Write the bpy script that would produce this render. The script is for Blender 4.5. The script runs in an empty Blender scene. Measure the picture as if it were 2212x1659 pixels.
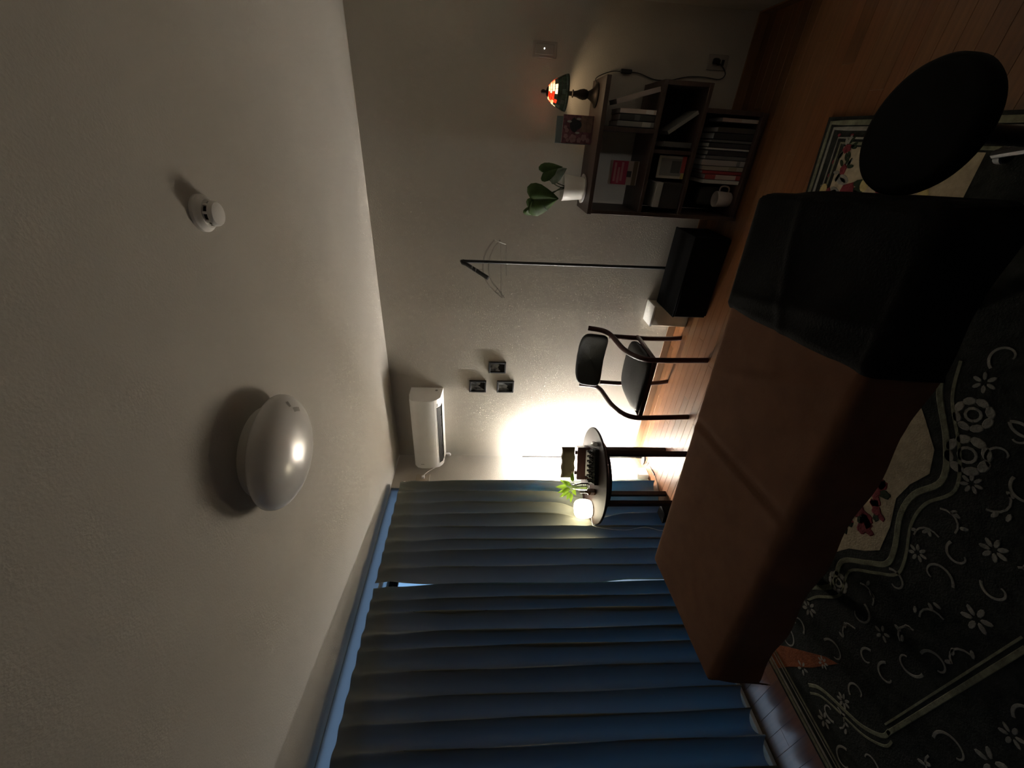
import bpy, bmesh, math, random
from mathutils import Vector, Matrix
R = random.Random(7)
sc = bpy.context.scene
col = sc.collection
PI = math.pi

# ------------------------------------------------------------------ camera
def cam_axes(a, b, c):
    f0 = Vector((math.sin(a), math.cos(a), 0)); r0 = Vector((math.cos(a), -math.sin(a), 0)); u0 = Vector((0, 0, 1))
    f = math.cos(b) * f0 + math.sin(b) * u0
    u = math.cos(b) * u0 - math.sin(b) * f0
    return math.cos(c) * r0 + math.sin(c) * u, math.cos(c) * u - math.sin(c) * r0, f
r_, u_, f_ = cam_axes(-0.565855984, -0.0732643967, 0.0217224043)
cd = bpy.data.cameras.new('camera')
cd.sensor_fit = 'HORIZONTAL'; cd.sensor_width = 36.0
cd.lens = 856.918 / 2212 * 36.0
cd.clip_start = 0.02; cd.clip_end = 200
cam = bpy.data.objects.new('camera', cd); col.objects.link(cam)
M3 = Matrix((-u_, r_, -f_)).transposed()          # the phone was held on its side: image right is the room's down
cam.matrix_world = Matrix.Translation((2.75485803, -2.98346832, 1.59492852)) @ M3.to_4x4()
sc.camera = cam

# ------------------------------------------------------------------ world, exposure
w = bpy.data.worlds.new('dusk_sky'); sc.world = w; w.use_nodes = True
nt = w.node_tree; bg = nt.nodes['Background']
tc = nt.nodes.new('ShaderNodeTexCoord'); sx = nt.nodes.new('ShaderNodeSeparateXYZ'); cr = nt.nodes.new('ShaderNodeValToRGB')
nt.links.new(tc.outputs['Generated'], sx.inputs[0]); nt.links.new(sx.outputs['Z'], cr.inputs[0]); nt.links.new(cr.outputs[0], bg.inputs[0])
e = cr.color_ramp.elements
e[0].position = 0.0; e[0].color = (.065, .135, .24, 1)
e[1].position = .85; e[1].color = (.62, .78, 1.0, 1)
e.new(.28).color = (.085, .16, .26, 1)
SKY = 3.2
bg.inputs[1].default_value = SKY
sc.view_settings.view_transform = 'Standard'; sc.view_settings.look = 'None'
sc.view_settings.gamma = 1.0; sc.view_settings.use_curve_mapping = False
sc.view_settings.exposure = 0.0
sc.cycles.use_denoising = True
sc.cycles.use_guiding = True; sc.cycles.guiding_training_samples = 64
sc.cycles.max_bounces = 10; sc.cycles.diffuse_bounces = 6; sc.cycles.transparent_max_bounces = 16
sc.cycles.sample_clamp_indirect = 0
LED = 1650.0          # the standing light's strip
DIFF = 20.0          # the glowing aroma diffuser
BULB = 14.0          # bulb of the stained glass lamp (W)

# ------------------------------------------------------------------ materials
def _mat(name):
    m = bpy.data.materials.new(name); m.use_nodes = True
    return m, m.node_tree, m.node_tree.nodes['Principled BSDF']
def mat(name, c, rough=.6, metal=0, var=.06, scale=12, bump=0, bscale=60, spec=None, coat=0, stretch=None):
    m, t, b = _mat(name)
    b.inputs['Roughness'].default_value = rough; b.inputs['Metallic'].default_value = metal
    if spec is not None: b.inputs['Specular IOR Level'].default_value = spec
    if coat: b.inputs['Coat Weight'].default_value = coat; b.inputs['Coat Roughness'].default_value = .1
    co = t.nodes.new('ShaderNodeTexCoord'); vec = co.outputs['Object']
    if stretch:
        mp = t.nodes.new('ShaderNodeMapping'); mp.inputs['Scale'].default_value = stretch
        t.links.new(vec, mp.inputs[0]); vec = mp.outputs[0]
    n = t.nodes.new('ShaderNodeTexNoise'); n.inputs['Scale'].default_value = scale; n.inputs['Detail'].default_value = 4
    t.links.new(vec, n.inputs['Vector'])
    r = t.nodes.new('ShaderNodeValToRGB')
    lo = [max(0, x * (1 - var)) for x in c]; hi = [min(1, x * (1 + var)) for x in c]
    r.color_ramp.elements[0].position = .3; r.color_ramp.elements[0].color = (*lo, 1)
    r.color_ramp.elements[1].position = .7; r.color_ramp.elements[1].color = (*hi, 1)
    t.links.new(n.outputs['Fac'], r.inputs[0]); t.links.new(r.outputs[0], b.inputs['Base Color'])
    if bump:
        n2 = t.nodes.new('ShaderNodeTexNoise'); n2.inputs['Scale'].default_value = bscale; n2.inputs['Detail'].default_value = 3
        t.links.new(vec, n2.inputs['Vector'])
        bp = t.nodes.new('ShaderNodeBump'); bp.inputs['Strength'].default_value = bump; bp.inputs['Distance'].default_value = .004
        t.links.new(n2.outputs['Fac'], bp.inputs['Height']); t.links.new(bp.outputs[0], b.inputs['Normal'])
    return m
def emit(name, c, s):
    m, t, b = _mat(name)
    b.inputs['Base Color'].default_value = (*c, 1); b.inputs['Emission Color'].default_value = (*c, 1)
    b.inputs['Emission Strength'].default_value = s
    return m
def glass(name, tint=(1, 1, 1), gloss=.06, rough=.02):
    m, t, b = _mat(name); t.nodes.remove(b); out = t.nodes['Material Output']
    tr = t.nodes.new('ShaderNodeBsdfTransparent'); tr.inputs[0].default_value = (*tint, 1)
    gl = t.nodes.new('ShaderNodeBsdfGlossy'); gl.inputs['Roughness'].default_value = rough
    fr = t.nodes.new('ShaderNodeFresnel'); fr.inputs[0].default_value = 1.45
    mx = t.nodes.new('ShaderNodeMixShader')
    t.links.new(fr.outputs[0], mx.inputs[0]); t.links.new(tr.outputs[0], mx.inputs[1]); t.links.new(gl.outputs[0], mx.inputs[2])
    t.links.new(mx.outputs[0], out.inputs[0])
    return m
def cloth(name, c, trans, tcol, rough=.9, clear=0, sheen=0):
    """woven fabric: diffuse, some light let through, a clear share for open weave"""
    m, t, b = _mat(name); t.nodes.remove(b); out = t.nodes['Material Output']
    co = t.nodes.new('ShaderNodeTexCoord')
    wv = t.nodes.new('ShaderNodeTexNoise'); wv.inputs['Scale'].default_value = 220
    t.links.new(co.outputs['Object'], wv.inputs['Vector'])
    bp = t.nodes.new('ShaderNodeBump'); bp.inputs['Strength'].default_value = .15; bp.inputs['Distance'].default_value = .001
    t.links.new(wv.outputs['Fac'], bp.inputs['Height'])
    d = t.nodes.new('ShaderNodeBsdfDiffuse'); d.inputs[0].default_value = (*c, 1); t.links.new(bp.outputs[0], d.inputs['Normal'])
    tl = t.nodes.new('ShaderNodeBsdfTranslucent'); tl.inputs[0].default_value = (*tcol, 1)
    mx = t.nodes.new('ShaderNodeMixShader'); mx.inputs[0].default_value = trans
    t.links.new(d.outputs[0], mx.inputs[1]); t.links.new(tl.outputs[0], mx.inputs[2])
    last = mx
    if clear:
        tr = t.nodes.new('ShaderNodeBsdfTransparent'); m2 = t.nodes.new('ShaderNodeMixShader'); m2.inputs[0].default_value = clear
        t.links.new(mx.outputs[0], m2.inputs[1]); t.links.new(tr.outputs[0], m2.inputs[2]); last = m2
    t.links.new(last.outputs[0], out.inputs[0])
    return m

M = {}
M['wall'] = mat('wallpaper', (.44, .405, .35), .85, var=.02, scale=3, bump=.35, bscale=160)
M['ceil'] = mat('ceiling_paper', (.50, .47, .42), .9, var=.02, scale=3, bump=.25, bscale=140)
M['base'] = mat('baseboard_wood', (.20, .105, .05), .5, var=.15, scale=6, stretch=(1, 8, 8))
def floor_mat(name, c):
    return mat(name, c, .36, var=.2, scale=9, bump=.02, bscale=30, stretch=(.35, 7, 7), coat=.1)
M['floor0'] = floor_mat('floor_board_a', (.145, .058, .022))
M['floor1'] = floor_mat('floor_board_b', (.110, .046, .017))
M['floor2'] = floor_mat('floor_board_c', (.145, .064, .025))
M['sub'] = mat('floor_joint', (.06, .03, .015), .8)
M['drape'] = cloth('curtain_cloth', (.22, .22, .175), .07, (.12, .58, .95))
M['alu'] = mat('window_aluminium', (.05, .045, .04), .4, .6)
M['pane'] = glass('window_glass')
M['frost'] = cloth('frosted_glass', (.5, .55, .6), .92, (.9, .95, 1), clear=.45)
M['white'] = mat('white_plastic', (.86, .84, .81), .35, var=.02)
M['whitem'] = mat('white_matte', (.78, .76, .71), .6, var=.03)
M['dome'] = mat('dome_acrylic', (.80, .78, .76), .22, var=.01, spec=.7)
M['label'] = mat('grey_print', (.34, .32, .30), .5)
M['black'] = mat('black_paint', (.012, .012, .013), .45, var=.1)
M['blackm'] = mat('black_matte', (.005, .005, .005), .8, spec=.1, var=.1)
M['leather'] = mat('black_leather', (.016, .016, .016), .5, spec=.28, var=.15, bump=.25, bscale=180)
M['dwood'] = mat('red_brown_wood', (.045, .013, .011), .4, var=.25, scale=5, stretch=(9, 9, 2), spec=.4)
M['twood'] = mat('side_table_wood', (.020, .009, .007), .6, var=.2, scale=6, stretch=(1, 9, 9), spec=.18)
M['shelfw'] = mat('dark_shelf_wood', (.055, .034, .028), .5, var=.2, scale=6, stretch=(1, 9, 9))
M['dark'] = mat('dark_plastic', (.02, .02, .02), .5)
M['grey'] = mat('grey_board', (.20, .20, .19), .8)
M['steel'] = mat('grey_steel', (.35, .35, .36), .3, .9)
M['bronze'] = mat('dark_bronze', (.03, .02, .014), .45, .6, var=.3, bump=.2)
M['slot'] = mat('dark_slot', (.012, .011, .008), .7)
M['clear'] = glass('clear_plastic', (.93, .93, .93), rough=.15)
M['vglass'] = glass('vase_glass', (.93, .95, .92))
M['sheet'] = mat('brown_sheet', (.125, .062, .036), .95, spec=.1, var=.1, bump=.2, bscale=150)
M['blanket'] = mat('charcoal_blanket', (.008, .0078, .0075), .95, spec=.08, var=.15, bump=.5, bscale=120)
M['leaf'] = mat('dark_leaf', (.040, .075, .018), .6, spec=.25, var=.35, scale=18)
M['leaf2'] = mat('variegated_leaf', (.16, .20, .16), .6, spec=.25, var=.7, scale=10)
M['leafl'] = cloth('light_leaf', (.17, .30, .035), .3, (.26, .42, .04))
M['stem'] = mat('plant_stem', (.04, .05, .015), .5)
M['soil'] = mat('potting_soil', (.03, .02, .013), .95, bump=.8, bscale=90)
M['ltgrn'] = mat('green_stem', (.22, .30, .08), .5)
M['amber'] = mat('amber_glass', (.07, .025, .008), .12, var=.1, spec=.8)
M['bottle'] = mat('dark_bottle', (.010, .012, .008), .12, spec=.8)
M['blabel'] = mat('dim_label', (.10, .10, .085), .5)
M['pouch'] = mat('olive_fabric', (.12, .095, .05), .9, var=.2, bump=.4, bscale=140)
M['boxw'] = mat('dark_box_wood', (.05, .02, .016), .35, var=.25, stretch=(1, 6, 6), coat=.2)
M['paper'] = mat('white_paper', (.80, .79, .77), .9, var=.02)
M['rugd'] = mat('rug_dark', (.020, .021, .018), .97, spec=.1, var=.35, scale=30, bump=.5, bscale=150)
M['rugi'] = mat('rug_ivory', (.34, .28, .19), .97, spec=.1, var=.15, scale=40, bump=.5, bscale=150)
M['rugg'] = mat('rug_sage', (.15, .15, .10), .97, spec=.1, var=.3, scale=40, bump=.5, bscale=150)
M['rugw'] = mat('rug_grey', (.21, .20, .17), .97, spec=.1, var=.2, scale=40, bump=.5, bscale=150)
M['rugr'] = mat('rug_rose', (.16, .03, .035), .97, spec=.1, var=.35, scale=40, bump=.5, bscale=150)
M['rugk'] = mat('rug_green', (.025, .035, .02), .97, spec=.1, var=.3, scale=40, bump=.5, bscale=150)
M['rugb'] = mat('rug_brown', (.16, .05, .02), .97, spec=.1, var=.2, scale=40, bump=.5, bscale=150)
M['rugy'] = mat('rug_yellow', (.42, .34, .15), .97, spec=.1, var=.2, scale=40, bump=.5, bscale=150)
M['plate'] = mat('beige_grey_plate', (.30, .275, .24), .4, var=.02)
def C(name, c, rough=.6, **k):
    M[name] = mat(name, c, rough, **k); return M[name]

# ------------------------------------------------------------------ mesh helpers
class MB:
    def __init__(s, o=(0, 0, 0)):
        s.v = []; s.f = []; s.o = Vector(o)
    def add(s, vs, fs):
        n = len(s.v); s.v += [Vector(q) - s.o for q in vs]; s.f += [[i + n for i in q] for q in fs]; return s
    def box(s, a, b, bev=0, rot=None, seg=1):
        """box from corner a to corner b; rot = (angle, axis) about its centre"""
        c = (Vector(a) + Vector(b)) / 2; d = Vector([abs(x) for x in (Vector(b) - Vector(a))])
        bm = bmesh.new(); bmesh.ops.create_cube(bm, size=1)
        bmesh.ops.scale(bm, vec=d, verts=bm.verts)
        if bev:
            bmesh.ops.bevel(bm, geom=list(bm.edges), offset=min(bev, min(d) * .49), segments=seg, affect='EDGES', profile=.5)
        m = Matrix.Translation(c)
        if rot: m = m @ Matrix.Rotation(rot[0], 4, rot[1])
        bm.verts.index_update()
        s.add([m @ q.co for q in bm.verts], [[q.index for q in f.verts] for f in bm.faces]); bm.free(); return s
    def lathe(s, prof, c=(0, 0, 0), seg=32, axis='Z', sy=1):
        c = Vector(c); n = len(prof); vs = []
        for i in range(seg):
            t = 2 * PI * i / seg
            for (r, h) in prof:
                x, y, z = r * math.cos(t), r * math.sin(t) * sy, h
                if axis == 'X': x, y, z = z, x, y
                elif axis == 'Y': x, y, z = y, z, x
                vs.append(c + Vector((x, y, z)))
        fs = []
        for i in range(seg):
            j = (i + 1) % seg
            for k in range(n - 1):
                fs.append([i * n + k, j * n + k, j * n + k + 1, i * n + k + 1])
        if prof[0][0] > 1e-6: fs.append([i * n for i in range(seg)][::-1])
        if prof[-1][0] > 1e-6: fs.append([i * n + n - 1 for i in range(seg)])
        return s.add(vs, fs)
    def tube(s, pts, r, seg=8, ry=None, up=None, closed=False):
        pts = [Vector(q) for q in pts]; n = len(pts); vs = []
        rr = r if isinstance(r, (list, tuple)) else [r] * n
        prev = None
        for i, q in enumerate(pts):
            d = (pts[(i + 1) % n] - pts[i - 1]) if closed else (pts[min(i + 1, n - 1)] - pts[max(i - 1, 0)])
            d.normalize()
            if prev is None:
                a = Vector(up) if up else (Vector((0, 0, 1)) if abs(d.z) < .9 else Vector((1, 0, 0)))
            else: a = prev
            x = (a - d * a.dot(d))
            if x.length < 1e-5: x = d.orthogonal()
            x.normalize(); y = d.cross(x); prev = x
            for k in range(seg):
                t = 2 * PI * (k + .5) / seg
                vs.append(q + x * (rr[i] * math.cos(t)) + y * ((ry if ry else rr[i]) * math.sin(t)))
        fs = []
        for i in range(n if closed else n - 1):
            j = (i + 1) % n
            for k in range(seg):
                l = (k + 1) % seg
                fs.append([i * seg + k, i * seg + l, j * seg + l, j * seg + k])
        if not closed:
            fs.append([k for k in range(seg)][::-1]); fs.append([(n - 1) * seg + k for k in range(seg)])
        return s.add(vs, fs)
    def cyl(s, a, b, r, seg=20, r2=None):
        return s.tube([a, b], [r, r if r2 is None else r2], seg)
    def grid(s, fn, nu, nv):
        vs = [fn(i / nu, j / nv) for i in range(nu + 1) for j in range(nv + 1)]
        fs = [[i * (nv + 1) + j, (i + 1) * (nv + 1) + j, (i + 1) * (nv + 1) + j + 1, i * (nv + 1) + j + 1] for i in range(nu) for j in range(nv)]
        return s.add(vs, fs)
    def poly(s, pts, n=None, h=0):
        """flat polygon, or a slab of thickness h along n"""
        pts = [Vector(q) for q in pts]
        if not h: return s.add(pts, [list(range(len(pts)))])
        k = len(pts); nn = Vector(n) * h
        return s.add(pts + [q + nn for q in pts], [list(range(k))[::-1], [i + k for i in range(k)]] + [[i, (i + 1) % k, (i + 1) % k + k, i + k] for i in range(k)])
    def mesh(s, name, mt, smooth=None):
        me = bpy.data.meshes.new(name); me.from_pydata([tuple(q) for q in s.v], [], s.f); me.validate(); me.update()
        bm = bmesh.new(); bm.from_mesh(me); bmesh.ops.recalc_face_normals(bm, faces=bm.faces); bm.to_mesh(me); bm.free()
        if mt: me.materials.append(mt)
        if smooth is not None:
            me.polygons.foreach_set('use_smooth', [True] * len(me.polygons))
            if smooth < 180: me.set_sharp_from_angle(angle=math.radians(smooth))
        return me
    def obj(s, name, mt, parent=None, smooth=None, loc=None):
        o = bpy.data.objects.new(name, s.mesh(name, mt, smooth)); col.objects.link(o)
        if parent: o.parent = parent
        if loc is not None: o.location = loc
        elif not parent: o.location = s.o
        return o
def tag(o, label, cat, group=None):
    o['label'] = label; o['category'] = cat
    if group: o['group'] = group
    return o
def thing(name, label, cat, loc=(0, 0, 0), rz=0, group=None):
    o = bpy.data.objects.new(name, None); col.objects.link(o); o.empty_display_size = .05
    o.location = loc; o.rotation_euler = (0, 0, rz)
    return tag(o, label, cat, group)
def struct(o): o['kind'] = 'structure'; return o
def stuff(o): o['kind'] = 'stuff'; return o
def B(name, a, b, mt, parent=None, bev=0, o=(0, 0, 0), smooth=None, rot=None, seg=1):
    return MB(o).box(a, b, bev, rot, seg).obj(name, mt, parent, smooth if smooth is not None else (40 if bev else None))
def copy_tree(o, parent=None):
    c = o.copy(); col.objects.link(c)
    if parent: c.parent = parent
    for ch in list(o.children): copy_tree(ch, c)
    return c
def bez(pts, n=6):
    """Catmull-Rom through pts"""
    pts = [Vector(q) for q in pts]; out = []
    for i in range(len(pts) - 1):
        p0, p1, p2, p3 = pts[max(i - 1, 0)], pts[i], pts[i + 1], pts[min(i + 2, len(pts) - 1)]
        for k in range(n):
            t = k / n
            out.append(.5 * ((2 * p1) + (p2 - p0) * t + (2 * p0 - 5 * p1 + 4 * p2 - p3) * t * t + (3 * p1 - p0 - 3 * p2 + p3) * t ** 3))
    return out + [pts[-1]]

# ------------------------------------------------------------------ room shell
H = 2.4; XR = 3.42; YF = -5.6
fl = struct(B('floor', (-.12, YF - .1, -.08), (XR + .1, .1, -.012), M['sub']))
PW = .0758; PL = 1.3; row = 0; y = 0.0
pm = {}
while y > YF + .01:
    y1 = max(y - PW, YF); x = -(row * .47 % PL) ; first = True
    while x < XR:
        x0, x1 = max(x, 0), min(x + PL, XR)
        if x1 - x0 > .02:
            k = R.randrange(3); key = (round(x1 - x0, 3), round(y - y1, 3), k)
            if key not in pm:
                L_, W_ = x1 - x0 - .0005, y - y1 - .0006
                pm[key] = MB().box((-L_ / 2, -W_ / 2, -.012), (L_ / 2, W_ / 2, 0), .0009).mesh('plank', M['floor%d' % k])
            o = bpy.data.objects.new('plank', pm[key]); col.objects.link(o); o.parent = fl; o.location = ((x0 + x1) / 2, (y + y1) / 2, 0)
        x += PL
    y = y1; row += 1
struct(B('ceiling', (-.12, YF - .1, H), (XR + .1, .1, H + .1), M['ceil']))
# back wall: paper hung in drops, the paper of each drop a little proud at the seam
wb = struct(B('wall_back', (-.12, .004, 0), (XR + .1, .1, H), M['wall']))
seams = [0, .80, 1.58, 2.53, XR]
for i in range(4):
    a, b = seams[i], seams[i + 1]
    k0, k1 = [(.0, .0), (.0, -.007), (-.007, .0), (.0, .0)][i]
    MB().add([(a, .006, 0), (b, .006, 0), (b, .006, H), (a, .006, H), (a, k0, 0), (b, k1, 0), (b, k1, H), (a, k0, H)],
             [(0, 1, 2, 3), (4, 5, 6, 7), (0, 4, 7, 3), (1, 5, 6, 2), (0, 1, 5, 4), (3, 2, 6, 7)]).obj('wallpaper_strip', M['wall'], wb)
# window wall with a full-height opening
WY0, WY1, WZ1, WZT = -.43, -3.5, 2.25, 2.397
ml = MB()
ml.box((-.12, WY0, 0), (0, .1, H)).box((-.12, WY1, WZT), (0, WY0, H)).box((-.12, YF - .1, 0), (0, WY1, H))
struct(ml.obj('wall_left', M['wall']))
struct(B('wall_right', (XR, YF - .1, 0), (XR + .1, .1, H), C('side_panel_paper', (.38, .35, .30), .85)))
struct(B('wall_front', (-.12, YF - .1, 0), (XR + .1, YF, H), M['base']))
struct(B('baseboard_back', (0, -.008, 0), (XR, .0, .062), M['base'], bev=.002))
struct(B('baseboard_left', (0, WY0 + .02, 0), (.008, -.008, .062), M['base'], bev=.002))
struct(B('baseboard_right', (XR - .008, YF, 0), (XR, -.008, .062), M['base'], bev=.002))
# sliding door behind the curtains
wn = bpy.data.objects.new('window_1', None); col.objects.link(wn); struct(wn); wn.location = (-.06, (WY0 + WY1) / 2, 0)
ow = wn.location
fr = MB(ow); fr.box((-.10, WY1, .02), (-.085, WY0, .040)).box((-.10, WY1, WZ1 - .045), (-.02, WY0, WZ1)).box((-.10, WY1, WZT - .012), (-.02, WY0, WZT)).box((-.10, WY1, 0), (-.02, WY1 + .03, WZT)).box((-.10, WY0 - .03, 0), (-.02, WY0, WZT))
fr.obj('window_frame', M['alu'], wn)
mid = (WY0 + WY1) / 2
for k, (a, b, x) in enumerate([(WY0 - .03, mid - .03, -.05), (mid + .03, WY1 + .03, -.08)]):
    lo, hi = min(a, b), max(a, b)
    s = MB(ow)
    s.box((x - .012, lo, .03), (x + .012, hi, .10)).box((x - .012, lo, WZ1 - .075), (x + .012, hi, WZ1 - .025)).box((x - .012, lo, .03), (x + .012, lo + .045, WZ1 - .03)).box((x - .012, hi - .045, .03), (x + .012, hi, WZ1 - .03))
    so = s.obj('sash', M['alu'], wn)
    B('pane', (x - .002, lo + .04, .09), (x + .002, hi - .04, WZ1 - .07), M['pane'], so, o=ow)
B('sill', (-.115, WY1, .0), (.015, WY0 - .05, .022), M['white'], wn, .002, ow)
B('transom_pane', (-.010, WY1, WZ1 - .02), (-.004, WY0, WZT), M['frost'], wn, o=ow)
# portal: tells the renderer where daylight comes in
pl = bpy.data.lights.new('window_portal', 'AREA'); pl.shape = 'RECTANGLE'; pl.size = WZT; pl.size_y = abs(WY1 - WY0); pl.cycles.is_portal = True
po = bpy.data.objects.new('window_portal', pl); col.objects.link(po); po.location = (-.13, mid, WZT / 2); po.rotation_euler = (0, -PI / 2, 0)
C('concrete', (.35, .34, .33), .9, bump=.4)
struct(B('sky_bounce_slab', (-2.6, -7, -.15), (-.12, 2.6, -.03), C('bounce_slab_pale', (.6, .6, .6), .8)))  # unseen pale slab, added to bounce sky light onto the lower curtain
struct(B('unseen_ground', (-60, -60, -3.2), (-.2, 60, -3.0), C('asphalt', (.05, .05, .05), .9)))  # unseen dark ground, added to block world light from below the horizon
struct(B('wall_outer', (-.14, -7, 2.4), (-.10, 2.6, 3.1), M['concrete']))
struct(B('sky_shade_slab', (-2.8, -7, 2.95), (-.12, 2.6, 3.1), M['concrete']))  # unseen overhang, added to keep sky light off the upper curtain

# ------------------------------------------------------------------ curtains
TC = Vector((.462, -.712, 0)); TR = .383; TZ = .70
RID1 = [-.395, -.495, -.613, -.733, -.851, -.966, -1.082, -1.18, -1.306, -1.418]
RID2 = [-1.44, -1.533, -1.617, -1.739, -1.825, -1.948, -2.063, -2.172, -2.29, -2.41, -2.53, -2.66, -2.78, -2.9]
def interp(xs, t):
    n = len(xs) - 1; k = min(int(t * n), n - 1); q = t * n - k
    return xs[k] * (1 - q) + xs[k + 1] * q
def curtain_fn(rid, x0, amp, zt, zb0, zb1, edge0=None, edge1=None, seed=0, back=False):
    n = len(rid) - 1; rr = random.Random(seed)
    am = [rr.uniform(.75, 1.2) for _ in range(n + 2)]; sh = [rr.uniform(-.012, .012) for _ in range(n + 2)]
    def fn(u, v):
        ph = u * n; k = min(int(ph), n - 1); q = ph - k
        zb = zb0 + (zb1 - zb0) * u; z = zt + (zb - zt) * v; d = zt - z
        yy = interp(rid, u)
        a = amp * (am[k] * (1 - q) + am[k + 1] * q)
        pinch = math.exp(-((d - .11) / .05) ** 2)               # pleats pinched a hand's breadth below the heading
        a *= (.28 + .72 * min(1, d / .45)) 
        c = math.cos(2 * PI * q)
        c = c if c > 0 else c * .9
        x = x0 + a * c + .012 * pinch * max(0, math.cos(2 * PI * q)) ** 6
        yy += sh[k] * d * .5 * (1 - abs(2 * q - 1)) + .018 * math.sin(2 * PI * q) * min(1, d / .5)   # folds lean, undercutting the shaded side
        yy += .004 * math.sin(5 * z + k * 2.1)
        if back and ph < .9: x = .018 + (x - .018) * (math.sin(PI / 2 * ph / .9) ** .8)      # the end is turned back to the wall
        if edge0: yy += edge0(z) * max(0, 1 - ph / 1.0)
        if edge1: yy += edge1(z) * max(0, 1 - (n - ph) / 1.0)
        dy = yy - TC.y                                          # the table rim presses the cloth back
        if abs(dy) < TR:
            lim = TC.x - math.sqrt((TR + .012) ** 2 - dy * dy)
            x -= max(0, x - lim) * math.exp(-(max(0, abs(z - .685) - .035) / .15) ** 2)
        return (x, yy, z)
    return fn, n
def lerp_tab(tab):
    def f(z):
        for (z0, a), (z1, b) in zip(tab, tab[1:]):
            if z0 >= z >= z1: return a + (b - a) * (z0 - z) / (z0 - z1)
        return tab[-1][1]
    return f
ZT = 2.293
f1, n1 = curtain_fn(RID1, .125, .046, ZT, .02, .055, edge0=lerp_tab([(2.4, 0), (1.0, 0), (0, .03)]), edge1=lerp_tab([(2.4, .012), (2.2, .012), (1.95, -.018), (.75, -.022), (.55, .006), (0, .008)]), seed=3, back=True)
c1 = thing('curtain', 'dark grey pleated curtain panel nearer the room corner, beside the side table', 'curtain', (.125, -.9, ZT), 0, 'dark curtains along the window')
MB(c1.location).grid(f1, n1 * 14, 70).obj('drape', M['drape'], c1, 180)
f2, n2 = curtain_fn(RID2, .125, .048, ZT, .06, .10, edge0=lerp_tab([(2.4, 0), (0, 0)]), seed=5)
c2 = thing('curtain', 'dark grey pleated curtain panel left of the gap, behind the massage table foot', 'curtain', (.125, -2.1, ZT), 0, 'dark curtains along the window')
MB(c2.location).grid(f2, n2 * 14, 70).obj('drape', M['drape'], c2, 180)
rl = thing('curtain_rail', 'white double curtain rail under the ceiling above the dark curtains', 'rail', (.09, -1.8, 2.34))
for x in (.045, .082):
    B('track', (x - .006, -3.4, 2.262), (x + .006, -.43, 2.278), M['white'], rl, .002, rl.location)
for yb in (-.5, -1.3, -2.1, -2.9):
    B('bracket', (-.018, yb - .010, 2.279), (.108, yb + .010, 2.285), M['white'], rl, .001, rl.location)

# ------------------------------------------------------------------ standing corner light
LX, LY = .108, -.124
lp = thing('floor_lamp', 'thin black corner light standing on a round base, glowing against the wall', 'lamp', (LX, LY, 0))
MB(lp.location).lathe([(0, 0), (.072, 0), (.075, .004), (.075, .010), (.070, .013), (0, .013)], lp.location, 40).obj('base', M['black'], lp, 40)
MB(lp.location).box((LX - .006, LY - .006, .013), (LX + .006, LY + .006, 1.20), .001).obj('pole', M['black'], lp)
MB(lp.location).cyl((LX, LY, .01), (LX, LY, .075), .010, 12).obj('socket', M['dark'], lp, 40)
d = Vector((-1, 1, 0)).normalized(); q = Vector((1, 1, 0)).normalized(); c0 = Vector((LX, LY, 0)) + d * .0115
ms = emit('led_strip', (1.0, .975, .94), LED)
pr = [c0 + d * (.0045 * math.cos(a)) + q * (.0045 * math.sin(a)) for a in [math.radians(-150 + 300 * k / 10) for k in range(11)]]
MB(lp.location).add([p + Vector((0, 0, z)) for z in (.09, 1.195) for p in pr], [(k, k + 1, k + 12, k + 11) for k in range(10)] + [tuple(range(11)), tuple(range(11, 22))]).obj('led_strip', ms, lp)
ck = bez([(.10, -.17, .012), (.13, -.20, .004), (.17, -.20, .006), (.15, -.235, .008), (.115, -.22, .012), (.16, -.25, .010), (.18, -.275, .006), (.135, -.27, .012), (.17, -.31, .006), (.17, -.37, .004), (.175, -.42, .004), (.17, -.47, .004), (.12, -.62, .004)], 6)
MB(lp.location).tube(ck, .0022, 6).obj('power_cord', M['dark'], lp, 60)
MB(lp.location).tube([ck[-20], ck[-12]], .007, 8).obj('cord_switch', M['dark'], lp, 60)

# small white box by the window wall
wbx = thing('storage_box', 'small white plastic box on the floor between corner light and curtain', 'box', (.05, -.30, 0))
B('body', (.012, -.345, 0), (.085, -.24, .105), M['white'], wbx, .006, wbx.location)
B('lid', (.010, -.347, .104), (.087, -.238, .120), M['white'], wbx, .004, wbx.location)

# ------------------------------------------------------------------ round side table
tb = thing('side_table', 'round dark brown wooden side table with paired legs in the lit corner', 'table', TC)
MB().lathe([(0, TZ - .022), (TR - .012, TZ - .022), (TR, TZ - .014), (TR, TZ - .005), (TR - .006, TZ), (0, TZ)], (0, 0, 0), 72).obj('tabletop', M['twood'], tb, 30)
ap = MB()
ap.lathe([(.255, TZ - .075), (.275, TZ - .075), (.275, TZ - .022), (.255, TZ - .022), (.255, TZ - .075)], (0, 0, 0), 64)
ap.obj('apron', M['twood'], tb, 40)
for a in (82, -8, -98, 172):
    t = math.radians(a); e = Vector((math.cos(t), math.sin(t), 0)); g = Vector((-e.y, e.x, 0))
    lg = MB(); c = e * .265
    vs = []
    for z, hw in ((0, .017), (TZ - .022, .019)):
        for sx_, sy_ in ((-1, -1), (1, -1), (1, 1), (-1, 1)): vs.append(c + e * hw * sx_ * .8 + g * hw * sy_ + Vector((0, 0, z)))
    lg.add(vs, [(0, 1, 2, 3), (4, 5, 6, 7), (0, 1, 5, 4), (1, 2, 6, 5), (2, 3, 7, 6), (3, 0, 4, 7)]).obj('leg', M['twood'], tb)

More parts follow.
